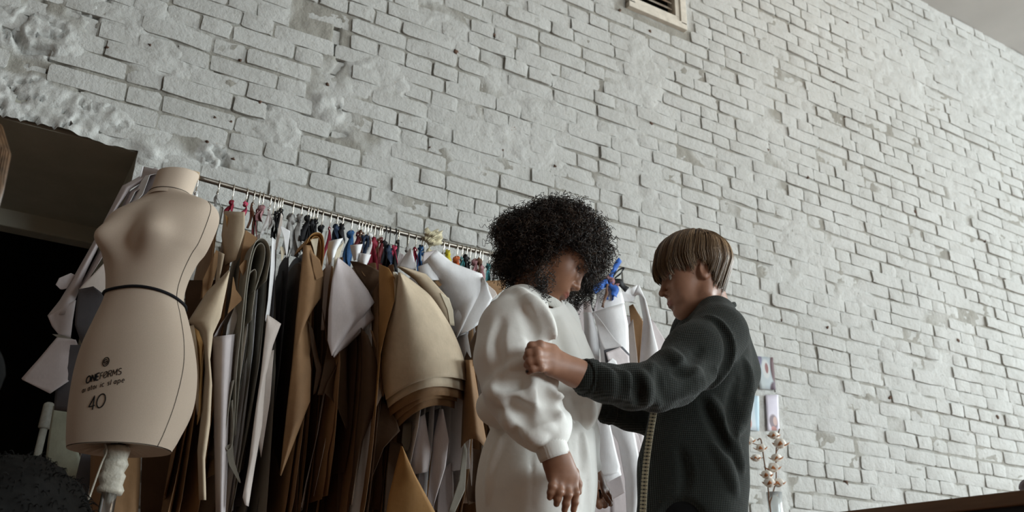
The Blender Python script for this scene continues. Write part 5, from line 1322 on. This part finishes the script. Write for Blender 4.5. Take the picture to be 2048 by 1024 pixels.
# eye of the near side
M_EYE = simple('eye_white', (.55, .53, .50), .15, .5, var=.05); M_IRIS = simple('grey_green_iris', (.06, .07, .06), .15, .5)
for s in (-1, 1):
    e_ = to_wld(np.array([[.0735, s*.032, .003]]), H2, FR2)[0]; v, f = lathe([(.0001, -.0128), (.006, -.0113), (.0105, -.0073), (.0128, 0), (.0105, .0073), (.006, .0113), (.0001, .0128)], 16, e_)
    ob = obj('eye', v, f, M_EYE, w2)
    e2 = to_wld(np.array([[.0815, s*.0315, .001]]), H2, FR2)[0]; v, f = lathe([(.0001, -.0056), (.004, -.0040), (.0056, 0), (.004, .0040), (.0001, .0056)], 12, e2); obj('iris', v, f, M_IRIS, ob)

# --- shirt
sv = Vol((W(1160, 760, 1.6)[0]-.03, 1.46, W(1390, 1045, 1.70)[2]), (gx+.30, 2.10, W(1440, 585, 1.9)[2]), .0050)
GY = 1.80
sv.chain([PW(1428, 648, GY), PW(1418, 700, GY), PW(1408, 770, GY), PW(1396, 850, GY), PW(1386, 940, GY), PW(1384, 1030, GY)], [.066, .102, .112, .118, .130, .138], .05)
sv.cone(PW(1452, 665, 1.82), PW(1468, 745, 1.82), .060, .066, .05); sv.cone(PW(1468, 745, 1.82), PW(1440, 860, 1.80), .056, .06, .05)     # upper back
sv.cone(PW(1432, 632, 1.72), SHa, .055, .070, .04); sv.cone(PW(1410, 640, 1.88), SHb, .055, .070, .04)
sv.chain([SHa, PW(1392, 712, 1.635), PW(1345, 756, 1.61), PW(1312, 772, 1.60)], [.074, .078, .064, .058], .025)
sv.chain([PW(1312, 772, 1.60), PW(1262, 774, 1.592), PW(1210, 766, 1.588), PW(1172, 756, 1.588)], [.056, .049, .041, .0375], .02)
sv.chain([SHb, PW(1350, 760, 1.97), ELb, PW(1262, 832, 1.975), PW(1212, 822, 1.985)], [.070, .066, .050, .036, .030], .03)
for pts, r_, op, pu in (([(1415, 632), (1446, 655), (1462, 695), (1452, 738), (1420, 775)], .008, 'add', .002), ([(1302, 728), (1308, 764), (1316, 806)], .014, 'add', .004), ([(1338, 700), (1362, 732), (1400, 746)], .014, 'add', .004), ([(1284, 748), (1289, 776), (1293, 806)], .012, 'add', .004),
        ([(1236, 744), (1240, 768), (1243, 800)], .009, 'add', .003), ([(1252, 746), (1258, 772), (1263, 804)], .009, 'add', .003), ([(1203, 738), (1206, 760), (1207, 788)], .009, 'add', .003), ([(1218, 742), (1222, 764), (1224, 792)], .007, 'add', .003),
        ([(1424, 800), (1446, 850), (1470, 905), (1482, 940)], .016, 'add', .004), ([(1352, 792), (1400, 768), (1440, 738)], .011, 'add', .003), ([(1424, 890), (1450, 930), (1470, 985)], .014, 'add', .004), ([(1492, 725), (1497, 770), (1486, 830), (1474, 868)], .015, 'add', .004),
        ([(1318, 735), (1326, 768), (1330, 800)], .008, 'sub', -.004), ([(1272, 752), (1276, 776), (1280, 804)], .007, 'sub', -.004), ([(1430, 640), (1456, 672), (1458, 720), (1430, 765)], .006, 'sub', -.003), ([(1404, 800), (1430, 850), (1455, 905)], .009, 'sub', -.004), ([(1475, 760), (1462, 820), (1470, 870)], .009, 'sub', -.004), ([(1360, 900), (1372, 950), (1362, 990)], .007, 'sub', -.003), ([(1400, 700), (1380, 730), (1350, 748)], .007, 'sub', -.004)):
    sv.crease(pts, r_, op, .018, pu)
# shirt-tail hem: scooped up at the side
sv.ell(PW(1366, 1046, 1.67), (.085, .11, .088), .006, 'sub')
sv.cone(PW(1405, 560, 1.79), PW(1430, 632, 1.80), .060, .057, .008, 'sub')
sv.displace(lambda P: .0022*fbm(P[:, 0]*16, P[:, 1]*16, P[:, 2]*12, 5, 3))
V_, F_ = sv.mesh(); shirt = obj('shirt', relax(V_, F_, 2, .5), F_, M_WAFFLE, w2)
ring_band(PW(1427, 620, 1.80), PW(1408, 560, 1.79)-PW(1431, 640, 1.80), .059, .016, .005, shirt, M_WAFFLE, 'neckband')
cuff(PW(1186, 757, 1.590), PW(1166, 755, 1.588), .041, .0395, shirt, M_WAFFLE, 40, .0006)
cuff(PW(1224, 824, 1.982), PW(1206, 821, 1.985), .034, .033, shirt, M_WAFFLE, 40, .0006)
# --- trousers
tv = Vol((gx-.26, gy-.26, .02), (gx+.26, gy+.26, W(1390, 840, GY)[2]), .0075)
tv.chain([PW(1390, 930, GY), PW(1387, 1000, GY), PW(1386, 1030, GY), np.array([gx, gy, .72])], [.098, .112, .116, .118], .03)
for s in (-1, 1): tv.chain([np.array([gx, gy, .69]) + sd2*s*.055, np.array([gx, gy, .46])+sd2*s*.08+fd2*.015, np.array([gx, gy, .10])+sd2*s*.09], [.088, .075, .058], .03)
V_, F_ = tv.mesh(); V_[:, 2] = np.maximum(V_[:, 2], .03); obj('trousers', relax(V_, F_, 1), F_, M_BLACK, w2)

# --- short brown hair: cap and combed strands from the crown
k = NT('brown_hair_strands', .38, .5)
inf = k.n('ShaderNodeNewGeometry')
k.color(k.ramp(inf.outputs['Random Per Island'], [(0.0, (.075, .042, .022)), (.55, (.17, .10, .052)), (1.0, (.34, .22, .12))])); M_HAIRB = k.m
M_HAIRC = simple('brown_hair_base', (.085, .050, .027), .5, .4, var=.3, scale=120)
CE = np.array([-.010, 0, .047]); CR = np.array([.112, .088, .094])
def edge_theta(phi):
    """how far down from the crown the hair reaches, by direction phi (0 front, +-pi back)"""
    a = np.abs(phi)
    return np.interp(a, [0, .5, .9, 1.25, 1.55, 1.8, 2.2, 2.7, 3.15], [1.88, 1.90, 1.92, 1.98, 1.74, 2.05, 2.65, 2.85, 2.90])
def cap_point(phi, th, off):
    cr = np.array([-.045, 0, .0])                       # crown sits back of the top
    ex = np.where(np.abs(phi) > 1.6, np.maximum(th-1.85, 0), 0.0)*np.clip((np.abs(phi)-1.6)/.3, 0, 1); th = th-ex
    d = np.stack([np.sin(th)*np.cos(phi), np.sin(th)*np.sin(phi), np.cos(th)], -1)
    d = d + np.array([-.34, 0, 0])*np.clip(np.cos(th), 0, 1)[..., None]; d /= np.linalg.norm(d, axis=-1, keepdims=True)
    p = CE + d*(CR+off[..., None])
    p[..., 2] -= ex*.085; p[..., 0] += ex*.030
    low = np.clip(-(p[..., 2]-.02), 0, .2)*.6              # taper towards the nape
    back = (p[..., 0] < -.02)
    p[..., 0] = np.where(back, p[..., 0]+low*.42, p[..., 0]); p[..., 1] = np.where(back, p[..., 1]*(1-low*1.6), p[..., 1])
    # fringe stands off the forehead
    fr = np.clip((p[..., 0]-.055)/.04, 0, 1)*np.clip((.075-p[..., 2])/.06, 0, 1.6)
    p[..., 0] += fr*.014
    return p
ph = np.linspace(-math.pi, math.pi, 73); tt = np.linspace(0, 1, 22)
PH, TT = np.meshgrid(ph, tt, indexing='ij'); g = cap_point(PH, np.maximum(TT*(edge_theta(PH)-.10), .001), np.full(PH.shape, -.004))
vi = np.arange(PH.size).reshape(PH.shape); Fc = np.stack([vi[:-1, :-1], vi[:-1, 1:], vi[1:, 1:], vi[1:, :-1]], -1).reshape(-1, 4)
hair2 = obj('hair', to_wld(g.reshape(-1, 3), H2, FR2), Fc, M_HAIRC, w2)
md = hair2.modifiers.new('thickness', 'SOLIDIFY'); md.thickness = .010; md.offset = -1
r = np.random.default_rng(4); N = 4200; Mp = 13
phi = r.uniform(-math.pi, math.pi, N); t0 = r.uniform(0, .62, N)*(r.random(N) < .75); t1 = np.minimum(1.0, t0 + r.uniform(.45, 1.0, N)); t1 = np.where(r.random(N) < .55, 1.0, t1)
clump = .05*np.sin(phi*23)+.03*np.sin(phi*41+1)
t = t0[:, None] + (t1-t0)[:, None]*np.linspace(0, 1, Mp)[None]
phm = phi[:, None] + (r.normal(0, .05, N)[:, None] + clump[:, None])*t + .10*np.sin(t*3)*np.sign(phi)[:, None]*0
off = .0005 + .007*r.random(N)[:, None] + .0035*np.sin(phi*17)[:, None]*t + .003*np.sin(3.14*t)
P = cap_point(phm, np.maximum(t*(edge_theta(phm)+.07*np.sin(phm*21)+.05*np.sin(phm*37+1)+r.normal(0, .07, N)[:, None]), .002), off)
V2, F2 = strands_mesh(to_wld(P.reshape(-1, 3), H2, FR2).reshape(N, Mp, 3), .0013, .0005); o = obj('hair_strands', V2, F2, M_HAIRB, hair2); o['kind'] = 'stuff'

# --- measuring tape around the neck, hanging down the front
k = NT('cream_measuring_tape', .6, .3); k.color((.27, .225, .145, 1)); M_MT = k.m
M_MARK = simple('tape_print', (.02, .02, .02), .7, .2)
mt = empty('measuring_tape', PW(1308, 860, 1.70), 'yellowed measuring tape hanging from the neck over the dark green shirt', 'measuring tape')
# path: down the front on the near side, up over the shoulder, round the nape and into the far side
tp = [(1284, 1060, 1.700), (1287, 1000, 1.690), (1291, 940, 1.684), (1297, 890, 1.680), (1304, 845, 1.675), (1312, 808, 1.672), (1332, 760, 1.685), (1362, 700, 1.705), (1392, 655, 1.715), (1420, 624, 1.728), (1446, 608, 1.78), (1444, 604, 1.84), (1415, 618, 1.875), (1388, 645, 1.87)]
P = smooth_path([PW(*q) for q in tp], 8); tg = np.gradient(P, axis=0); tg /= np.linalg.norm(tg, axis=1, keepdims=True)
cen = PW(1400, 800, 1.80); v = []; sv_ = []
for i in range(len(P)):
    out = P[i]-np.array([cen[0], cen[1], P[i][2]]); out /= np.linalg.norm(out)+1e-9; s = np.cross(tg[i], out); s /= np.linalg.norm(s); sv_.append(s); v += [P[i]-s*.0085, P[i]+s*.0085]
tape = thicken(obj('tape', v, [(2*i, 2*i+1, 2*i+3, 2*i+2) for i in range(len(P)-1)], M_MT, mt), .0012)
m = MB(); L = np.concatenate([[0], np.cumsum(np.linalg.norm(np.diff(P, axis=0), axis=1))]); q = .005
while q < L[-1]-.01:
    c = np.array([np.interp(q, L, P[:, i]) for i in range(3)]); i_ = min(len(P)-1, int(np.searchsorted(L, q))); s = sv_[i_]; t_ = tg[i_]; nn = np.cross(s, t_)
    for sg in (-1, 1):
        o_ = c + nn*sg*.0011
        for (a0, a1, hw) in ((-.0085, -.004, .0007), (.004, .0085, .0007), (-.003, .003, .0016)): m.add([o_+s*a0-t_*hw, o_+s*a1-t_*hw, o_+s*a1+t_*hw, o_+s*a0+t_*hw], [(0, 1, 2, 3)])
    q += .0085
o = m.build('tape_marks', M_MARK, tape, False); o['kind'] = 'stuff'
# ================================================================ small things
# --- worktable whose end reaches into the frame at the lower right
k = NT('oiled_wood_edge', .5, .35); k.color(k.ramp(k.noise(30, 5, .6, stretch=(1, .08, 1)), [(.3, (.10, .055, .028)), (.7, (.20, .115, .06))])); M_TOP = k.m
M_DKBLUE = simple('black_table_panel', (.012, .012, .015), .6, .3, var=.2)
tx = 1.615; tbl = empty('worktable', (tx+.45, .35, 0), 'dark worktable with a brown wooden top edge', 'table')
MB().box((tx, -.9, .727), (tx+.9, 1.42, .752), .003).build('table_top', M_TOP, tbl, False)
m = MB().box((tx+.012, -.88, .60), (tx+.888, 1.405, .727)); m.build('apron', M_DKBLUE, tbl, False)
for x in (tx+.02, tx+.82):
    for y in (-.87, 1.34): MB().box((x, y, 0), (x+.06, y+.06, .60), .004).build('leg', M_DKBLUE, tbl, False)
# rolled printed paper on the table
M_ROLL = simple('blue_white_roll', (.52, .54, .66), .6, .3, var=.25, scale=60)
rc = np.array([tx+.10, 1.0, .752+.017]); pts = []; v = []; f = []
n = 60
for i in range(n+1):
    a = i/n*2*math.pi*2.6; rr = .017-.004*i/n
    for x in (0, .42): v.append((rc[0]+x, rc[1]+rr*math.cos(a), rc[2]+rr*math.sin(a)))
f = [(2*i, 2*i+1, 2*i+3, 2*i+2) for i in range(n)]
o = thicken(obj('paper_roll', v, f, M_ROLL)); set_props(o, 'blue and white rolled paper lying on the worktable', 'paper roll')
# white sheet edge lying on the table
o = thicken(obj('loose_sheet', [(tx+.03, 1.22, .7535), (tx+.30, 1.22, .7535), (tx+.30, 1.40, .7535), (tx+.03, 1.40, .7535)], [(0, 1, 2, 3)], MP['white'], None, False)); set_props(o, 'white paper sheet lying flat at the table corner', 'paper')

# --- console by the wall with a glass vase of dried cotton
M_CON = simple('light_wood_console', (.34, .24, .15), .6, .3, var=.2, scale=20)
cn = W(1545, 1010, 2.88); con = empty('console_table', (cn[0], 2.90, 0), 'light wood console against the brick wall under the vase', 'table')
MB().box((cn[0]-.35, 2.74, .69), (cn[0]+.35, 3.06, .72), .003).build('table_top', M_CON, con, False)
for x in (cn[0]-.33, cn[0]+.29):
    for y in (2.76, 3.00): MB().box((x, y, 0), (x+.04, y+.04, .69), .003).build('leg', M_CON, con, False)
k = NT('clear_glass', .12, .5); k.b.inputs['Transmission Weight'].default_value = .75; k.b.inputs['IOR'].default_value = 1.45; k.color((.92, .95, .95, 1)); M_GLASS = k.m
vz = W(1549, 985, 2.88)[2]; vb = np.array([W(1548, 985, 2.88)[0], 2.88, .72])
v, f = lathe([(.001, .0), (.040, .0), (.046, .02), (.042, .12), (.030, vz-.72-.06), (.033, vz-.72), (.030, vz-.72), (.027, vz-.72-.06), (.038, .12), (.042, .024), (.001, .010)], 32, vb)
o = obj('glass_vase', v, f[:-2], M_GLASS); set_props(o, 'clear glass vase standing on the console by the wall', 'vase')
M_STEM = simple('dry_brown_stem', (.16, .085, .05), .8, .2, var=.3, scale=80)
M_HUSK = simple('rust_brown_husk', (.34, .13, .045), .8, .2, var=.35, scale=90)
M_COTTON = simple('white_cotton_boll', (.72, .68, .62), .95, .1, var=.08, scale=60, bump=.5, bscale=120, bdist=.004)
CY = 2.87
def cotton_boll(parent, c, s, seed):
    r = np.random.default_rng(seed); n1, n2 = 12, 9; v = []
    for i in range(n1):
        for j in range(n2):
            th, p_ = 2*math.pi*i/n1, math.pi*j/(n2-1); rr = s*(.98+.18*math.sin(4*th+seed)*math.sin(p_)+.06*r.random())
            v.append((c[0]+rr*math.sin(p_)*math.cos(th), c[1]+rr*math.sin(p_)*math.sin(th), c[2]+s*.25+rr*.8*math.cos(p_)))
    b = obj('cotton_boll', v, [(i*n2+j, i*n2+j+1, ((i+1) % n1)*n2+j+1, ((i+1) % n1)*n2+j) for i in range(n1) for j in range(n2-1)], M_COTTON, parent)
    for q in range(5):
        a = 2*math.pi*q/5 + r.uniform(-.2, .2); d = np.array([math.cos(a), math.sin(a), 0]); t = np.array([-d[1], d[0], 0]); up = np.array([0, 0, 1.0]); c_ = np.array(c)
        L = s*r.uniform(1.15, 1.55); pts = [c_-up*s*.55, c_-up*s*.25+d*s*.55, c_+up*s*.05+d*L*.85, c_+up*s*.35+d*L*1.15]; wd = [s*.15, s*.45, s*.32, s*.02]; v = []
        for p_, w_ in zip(pts, wd): v += [p_-t*w_, p_+t*w_-d*.001]
        thicken(obj('husk', v, [(2*i, 2*i+1, 2*i+3, 2*i+2) for i in range(3)], M_HUSK, b), .0014)
for lab, stem, twigs, bolls in (('dried cotton branch with pale bolls leaning away from the wall pictures in the vase', [(1541, 1024), (1536, 975), (1528, 920), (1522, 880), (1515, 880)], [[(1524, 893), (1510, 888), (1497, 884)], [(1526, 915), (1518, 918), (1512, 918)], [(1534, 960), (1532, 955), (1530, 950)]],
                                 [(1496, 884, .024), (1522, 898, .022), (1512, 918, .020), (1534, 952, .024), (1539, 968, .026)]),
                                ('dried cotton branch with russet husks and taller tip in the vase', [(1541, 1024), (1545, 990), (1552, 960), (1552, 915), (1554, 880), (1559, 858)], [[(1552, 940), (1548, 937), (1545, 936)], [(1553, 905), (1555, 900), (1557, 897)], [(1550, 970), (1554, 968), (1558, 967)], [(1553, 880), (1550, 875), (1548, 872)]],
                                 [(1547, 938, .026), (1560, 890, .028), (1548, 873, .022), (1557, 968, .024), (1553, 918, .022)])):
    base = W(*stem[0], CY)
    e = empty('cotton_branch', base, lab, 'dried flowers', 'dried cotton branches in the vase')
    pts = [np.array([vb[0]+.008, 2.88, .735])] + [W(a, b, CY) for a, b in stem]
    MB().tube(smooth_path(pts, 5), .0030, 6).build('stem', M_STEM, e)
    for tw in twigs: MB().tube(smooth_path([W(a, b, CY) for a, b in tw], 4), .0020, 5).build('twig', M_STEM, e)
    for i, (a, b, s) in enumerate(bolls): cotton_boll(e, W(a, b, CY-.015), s*.95, i*7+a)

# --- pictures taped to the wall
def picture(name, label, c, stops, blobs, seed):
    """c: four pixel corners, printed with soft colour areas (procedural)"""
    P = [W(a, b, WALL-.012) for a, b in c]
    k = NT('print_'+name, .7, .2); tc = k.coord('Object'); nz = k.noise(7, 3, .5, tc); col = k.ramp(nz, stops)
    for (bx_, bz_, rx_, rz_, colr) in blobs:
        mp = k.n('ShaderNodeMapping'); mp.vector_type = 'POINT'
        mp.inputs['Location'].default_value = (-bx_/rx_, 0, -bz_/rz_); mp.inputs['Scale'].default_value = (1/rx_, 0, 1/rz_); k.l(tc, mp.inputs['Vector'])
        ln = k.n('ShaderNodeVectorMath', operation='LENGTH'); k.l(mp.outputs[0], ln.inputs[0])
        col = k.mix(tuple(colr)+(1,), col, k.ramp(ln.outputs['Value'], [(.75, (0, 0, 0)), (1.0, (1, 1, 1))]))
    k.color(col)
    cen = np.mean(P, 0); m = MB(); g = 6; v = []
    for i in range(g+1):
        for j in range(g+1):
            u, w = i/g, j/g; q = P[0]*(1-u)*(1-w)+P[1]*u*(1-w)+P[2]*u*w+P[3]*(1-u)*w; v.append(q-cen+np.array([0, .003*math.sin(u*3+w*2+seed), 0]))
    o = obj(name, v, [(i*(g+1)+j, (i+1)*(g+1)+j, (i+1)*(g+1)+j+1, i*(g+1)+j+1) for i in range(g) for j in range(g)], k.m); o.location = cen; thicken(o, .001)
    set_props(o, label, 'picture', 'pictures taped on the brick wall'); return o
picture('wall_picture', 'colour print of a pale figure with dark corners taped to the brick wall', [(1513, 712), (1545, 715), (1551, 780), (1520, 778)], [(.3, (.38, .44, .50)), (.7, (.50, .55, .56))],
        [(-.05, .07, .035, .05, (.20, .19, .28)), (.055, .03, .03, .09, (.10, .055, .06)), (.05, -.08, .04, .05, (.10, .07, .09)), (.0, .02, .028, .055, (.58, .60, .60)), (.005, .025, .012, .03, (.30, .16, .16))], 1)
picture('wall_picture', 'pale blue print with a reddish corner half hidden behind the shirt', [(1488, 790), (1517, 792), (1519, 862), (1489, 860)], [(.3, (.46, .55, .62)), (.7, (.58, .64, .68))],
        [(-.03, -.05, .025, .035, (.48, .25, .22)), (.035, .0, .02, .12, (.40, .52, .60))], 2)
picture('wall_picture', 'lavender print with a small dark face below it above the cotton', [(1531, 790), (1556, 790), (1560, 860), (1534, 862)], [(.3, (.56, .53, .62)), (.7, (.64, .61, .68))],
        [(.0, -.045, .035, .04, (.22, .18, .20)), (.012, -.04, .018, .025, (.50, .36, .33)), (.0, -.08, .022, .016, (.48, .26, .24))], 3)

# --- grey pole with a sleeve standing in the passage
M_POLE = simple('worn_grey_tube', (.26, .25, .215), .55, .4, var=.3, scale=40)
p1_ = W(100, 805, 2.95); p2_ = W(63, 960, 2.95); d_ = (p2_-p1_)/(p2_-p1_)[2]*-1
base = p1_ + d_*p1_[2]*1.0
e = empty('floor_pole', (base[0], base[1], 0), 'worn grey tube with a thicker sleeve leaning in the dark passage', 'pole')
pt = lambda t: p1_ + (p2_-p1_)*t
tend = p1_[2]/(p1_[2]-p2_[2])
MB().tube([pt(.30), pt(tend)], .0105, 14).build('tube', M_POLE, e)
MB().tube([pt(0), pt(.02), pt(.04), pt(.33), pt(.345)], [.008, .0145, .0160, .0165, .0140], 14).build('sleeve', M_POLE, e)

# --- bystander at the left edge of the room: long brown hair, dark clothes
bs = np.array([W(-136, 430, 1.55)[0], 1.55, 0.0])
w3 = empty('person', bs, 'person in dark clothes with brown hair standing beside the dark passage', 'person')
M_DCLO = simple('black_wool_coat', (.004, .004, .004), .95, .1, var=.3, bump=.4, bscale=200)
H3 = np.array([bs[0]-.03, bs[1], W(-60, 395, 1.55)[2]]); FR3 = frame(120, 5)
hv = face_volume(.004, (-.04, 0, -.20)); V_, F_ = hv.mesh(); pc3 = [(to_wld(V_, H3, FR3), F_, paint_head(V_))]
bd = Vol((bs[0]-.32, bs[1]-.28, -.01), (bs[0]+.32, bs[1]+.28, H3[2]-.05), .010); zz = H3[2]
bd.cone((H3[0], bs[1], zz-.16), (H3[0]-.01, bs[1], zz-.30), .050, .065, .03); bd.cone((H3[0]-.01, bs[1], zz-.30), (H3[0], bs[1], .85), .075, .085, .04)
for s in (-1, 1):
    sh = np.array([H3[0], bs[1], zz-.26]) + FR3[:, 1]*s*.12; wr = np.array([H3[0], bs[1], .78]) + FR3[:, 1]*s*.13
    bd.cone((H3[0], bs[1], zz-.28), sh-np.array([0, 0, .02]), .035, .032, .02); bd.cone(sh-np.array([0, 0, .02]), wr, .032, .024, .02); bd.cone(wr, wr-np.array([0, 0, .15]), .024, .012, .02)
    kn = np.array([bs[0], bs[1], .45])+FR3[:, 1]*s*.09; an = np.array([bs[0], bs[1], .07])+FR3[:, 1]*s*.09; bd.cone((bs[0]+.0, bs[1], .85), kn, .07, .055, .03); bd.cone(kn, an, .055, .035, .02); bd.cone(an, an+FR3[:, 0]*.14-np.array([0, 0, .04]), .034, .026, .02)
V_, F_ = bd.mesh(); V_[:, 2] = np.maximum(V_[:, 2], .001); pc3.append((V_, F_, None)); build_person('person', None, w3, pc3, SK2)
cv = Vol((bs[0]-.36, bs[1]-.32, .30), (bs[0]+.36, bs[1]+.32, zz-.12), .010)
cv.cone((H3[0]-.01, bs[1], zz-.24), (H3[0], bs[1], .45), .125, .145, .05)
for s in (-1, 1):
    sh = np.array([H3[0], bs[1], zz-.27]) + FR3[:, 1]*s*.12; wr = np.array([H3[0], bs[1], .80]) + FR3[:, 1]*s*.13; cv.cone((H3[0], bs[1], zz-.25), sh, .065, .07, .04); cv.cone(sh, wr, .07, .048, .03)
V_, F_ = cv.mesh(); obj('coat', relax(V_, F_, 1), F_, M_DCLO, w3)
M_LONG = simple('long_brown_hair', (.10, .055, .028), .4, .5, var=.5, scale=70)
r = np.random.default_rng(9); N = 1100; Mp = 12
ph_ = r.uniform(.55, 2*math.pi-.55, N); t = np.linspace(0, 1, Mp)[None]
ln = r.uniform(.09, .16, N)[:, None]; lim = 1.75
th_ = np.minimum(t*3.0, 1.0)*lim; dn = np.maximum(t-1/3, 0)*1.5*ln
off = .004+.014*r.random(N)[:, None]
P = np.stack([(.108+off)*np.sin(th_)*np.cos(ph_)[:, None]-.01, (.085+off)*np.sin(th_)*np.sin(ph_)[:, None], .045+(.095+off)*np.cos(th_)], -1)
P[..., 2] -= dn; P[..., 1] *= 1+.25*dn/.3; P[..., 0] += .006*np.sin(dn*40+ph_[:, None]*9)
V2, F2 = strands_mesh(to_wld(P.reshape(-1, 3), H3, FR3).reshape(N, Mp, 3), .0019, .0012); o = obj('long_hair', V2, F2, M_LONG, w3); o['kind'] = 'stuff'

# --- shaggy dark fur garment on a low stand at the lower left
fc = W(25, 1030, 2.05); fz = fc[2]
fur = empty('fur_garment', (fc[0], fc[1], 0), 'black shaggy fur garment heaped on a stool in the dark corner', 'garment')
M_FUR = simple('black_shaggy_fur', (.005, .0045, .004), .8, .2, var=.5, scale=80)
fv = Vol((fc[0]-.28, fc[1]-.26, .52), (fc[0]+.28, fc[1]+.26, fz+.14), .010)
fv.ell((fc[0], fc[1], fz-.02), (.11, .13, .10), .05); fv.ell((fc[0]-.08, fc[1]+.03, fz-.07), (.13, .15, .12), .05); fv.cone((fc[0]-.02, fc[1], fz-.08), (fc[0]-.02, fc[1], .62), .16, .18, .06)
fv.displace(lambda P: .012*fbm(P[:, 0]*25, P[:, 1]*25, P[:, 2]*25, 4, 3))
V_, F_ = fv.mesh(); V_ = relax(V_, F_, 1); fo_ = obj('fur_body', V_, F_, M_FUR, fur)
r = np.random.default_rng(2); ii = r.integers(0, len(V_), 1700); cen = np.array([fc[0], fc[1], fz-.12]); o_ = V_[ii]-cen; o_ /= np.linalg.norm(o_, axis=1, keepdims=True)
t = np.linspace(0, 1, 6)[None, :, None]; P = V_[ii][:, None] + t*.016*(o_+r.normal(0, .35, (1700, 3)))[:, None] - np.array([0, 0, .018])*t*t
V2, F2 = strands_mesh(P, .0013, .0004); o = obj('fur_pile', V2, F2, M_FUR, fo_); o['kind'] = 'stuff'
st = empty('stool', (fc[0]-.02, fc[1], 0), 'round dark wooden stool under the black fur garment', 'stool')
v, f = lathe([(.001, .49), (.17, .49), (.18, .50), (.18, .515), (.17, .525), (.001, .525)], 32, (fc[0]-.02, fc[1], 0)); obj('seat', v, f, M_TOP, st)
for q in range(4):
    a = math.pi/4+q*math.pi/2; MB().tube([(fc[0]-.02+.12*math.cos(a), fc[1]+.12*math.sin(a), .49), (fc[0]-.02+.17*math.cos(a), fc[1]+.17*math.sin(a), 0)], .014, 10).build('leg', M_TOP, st)
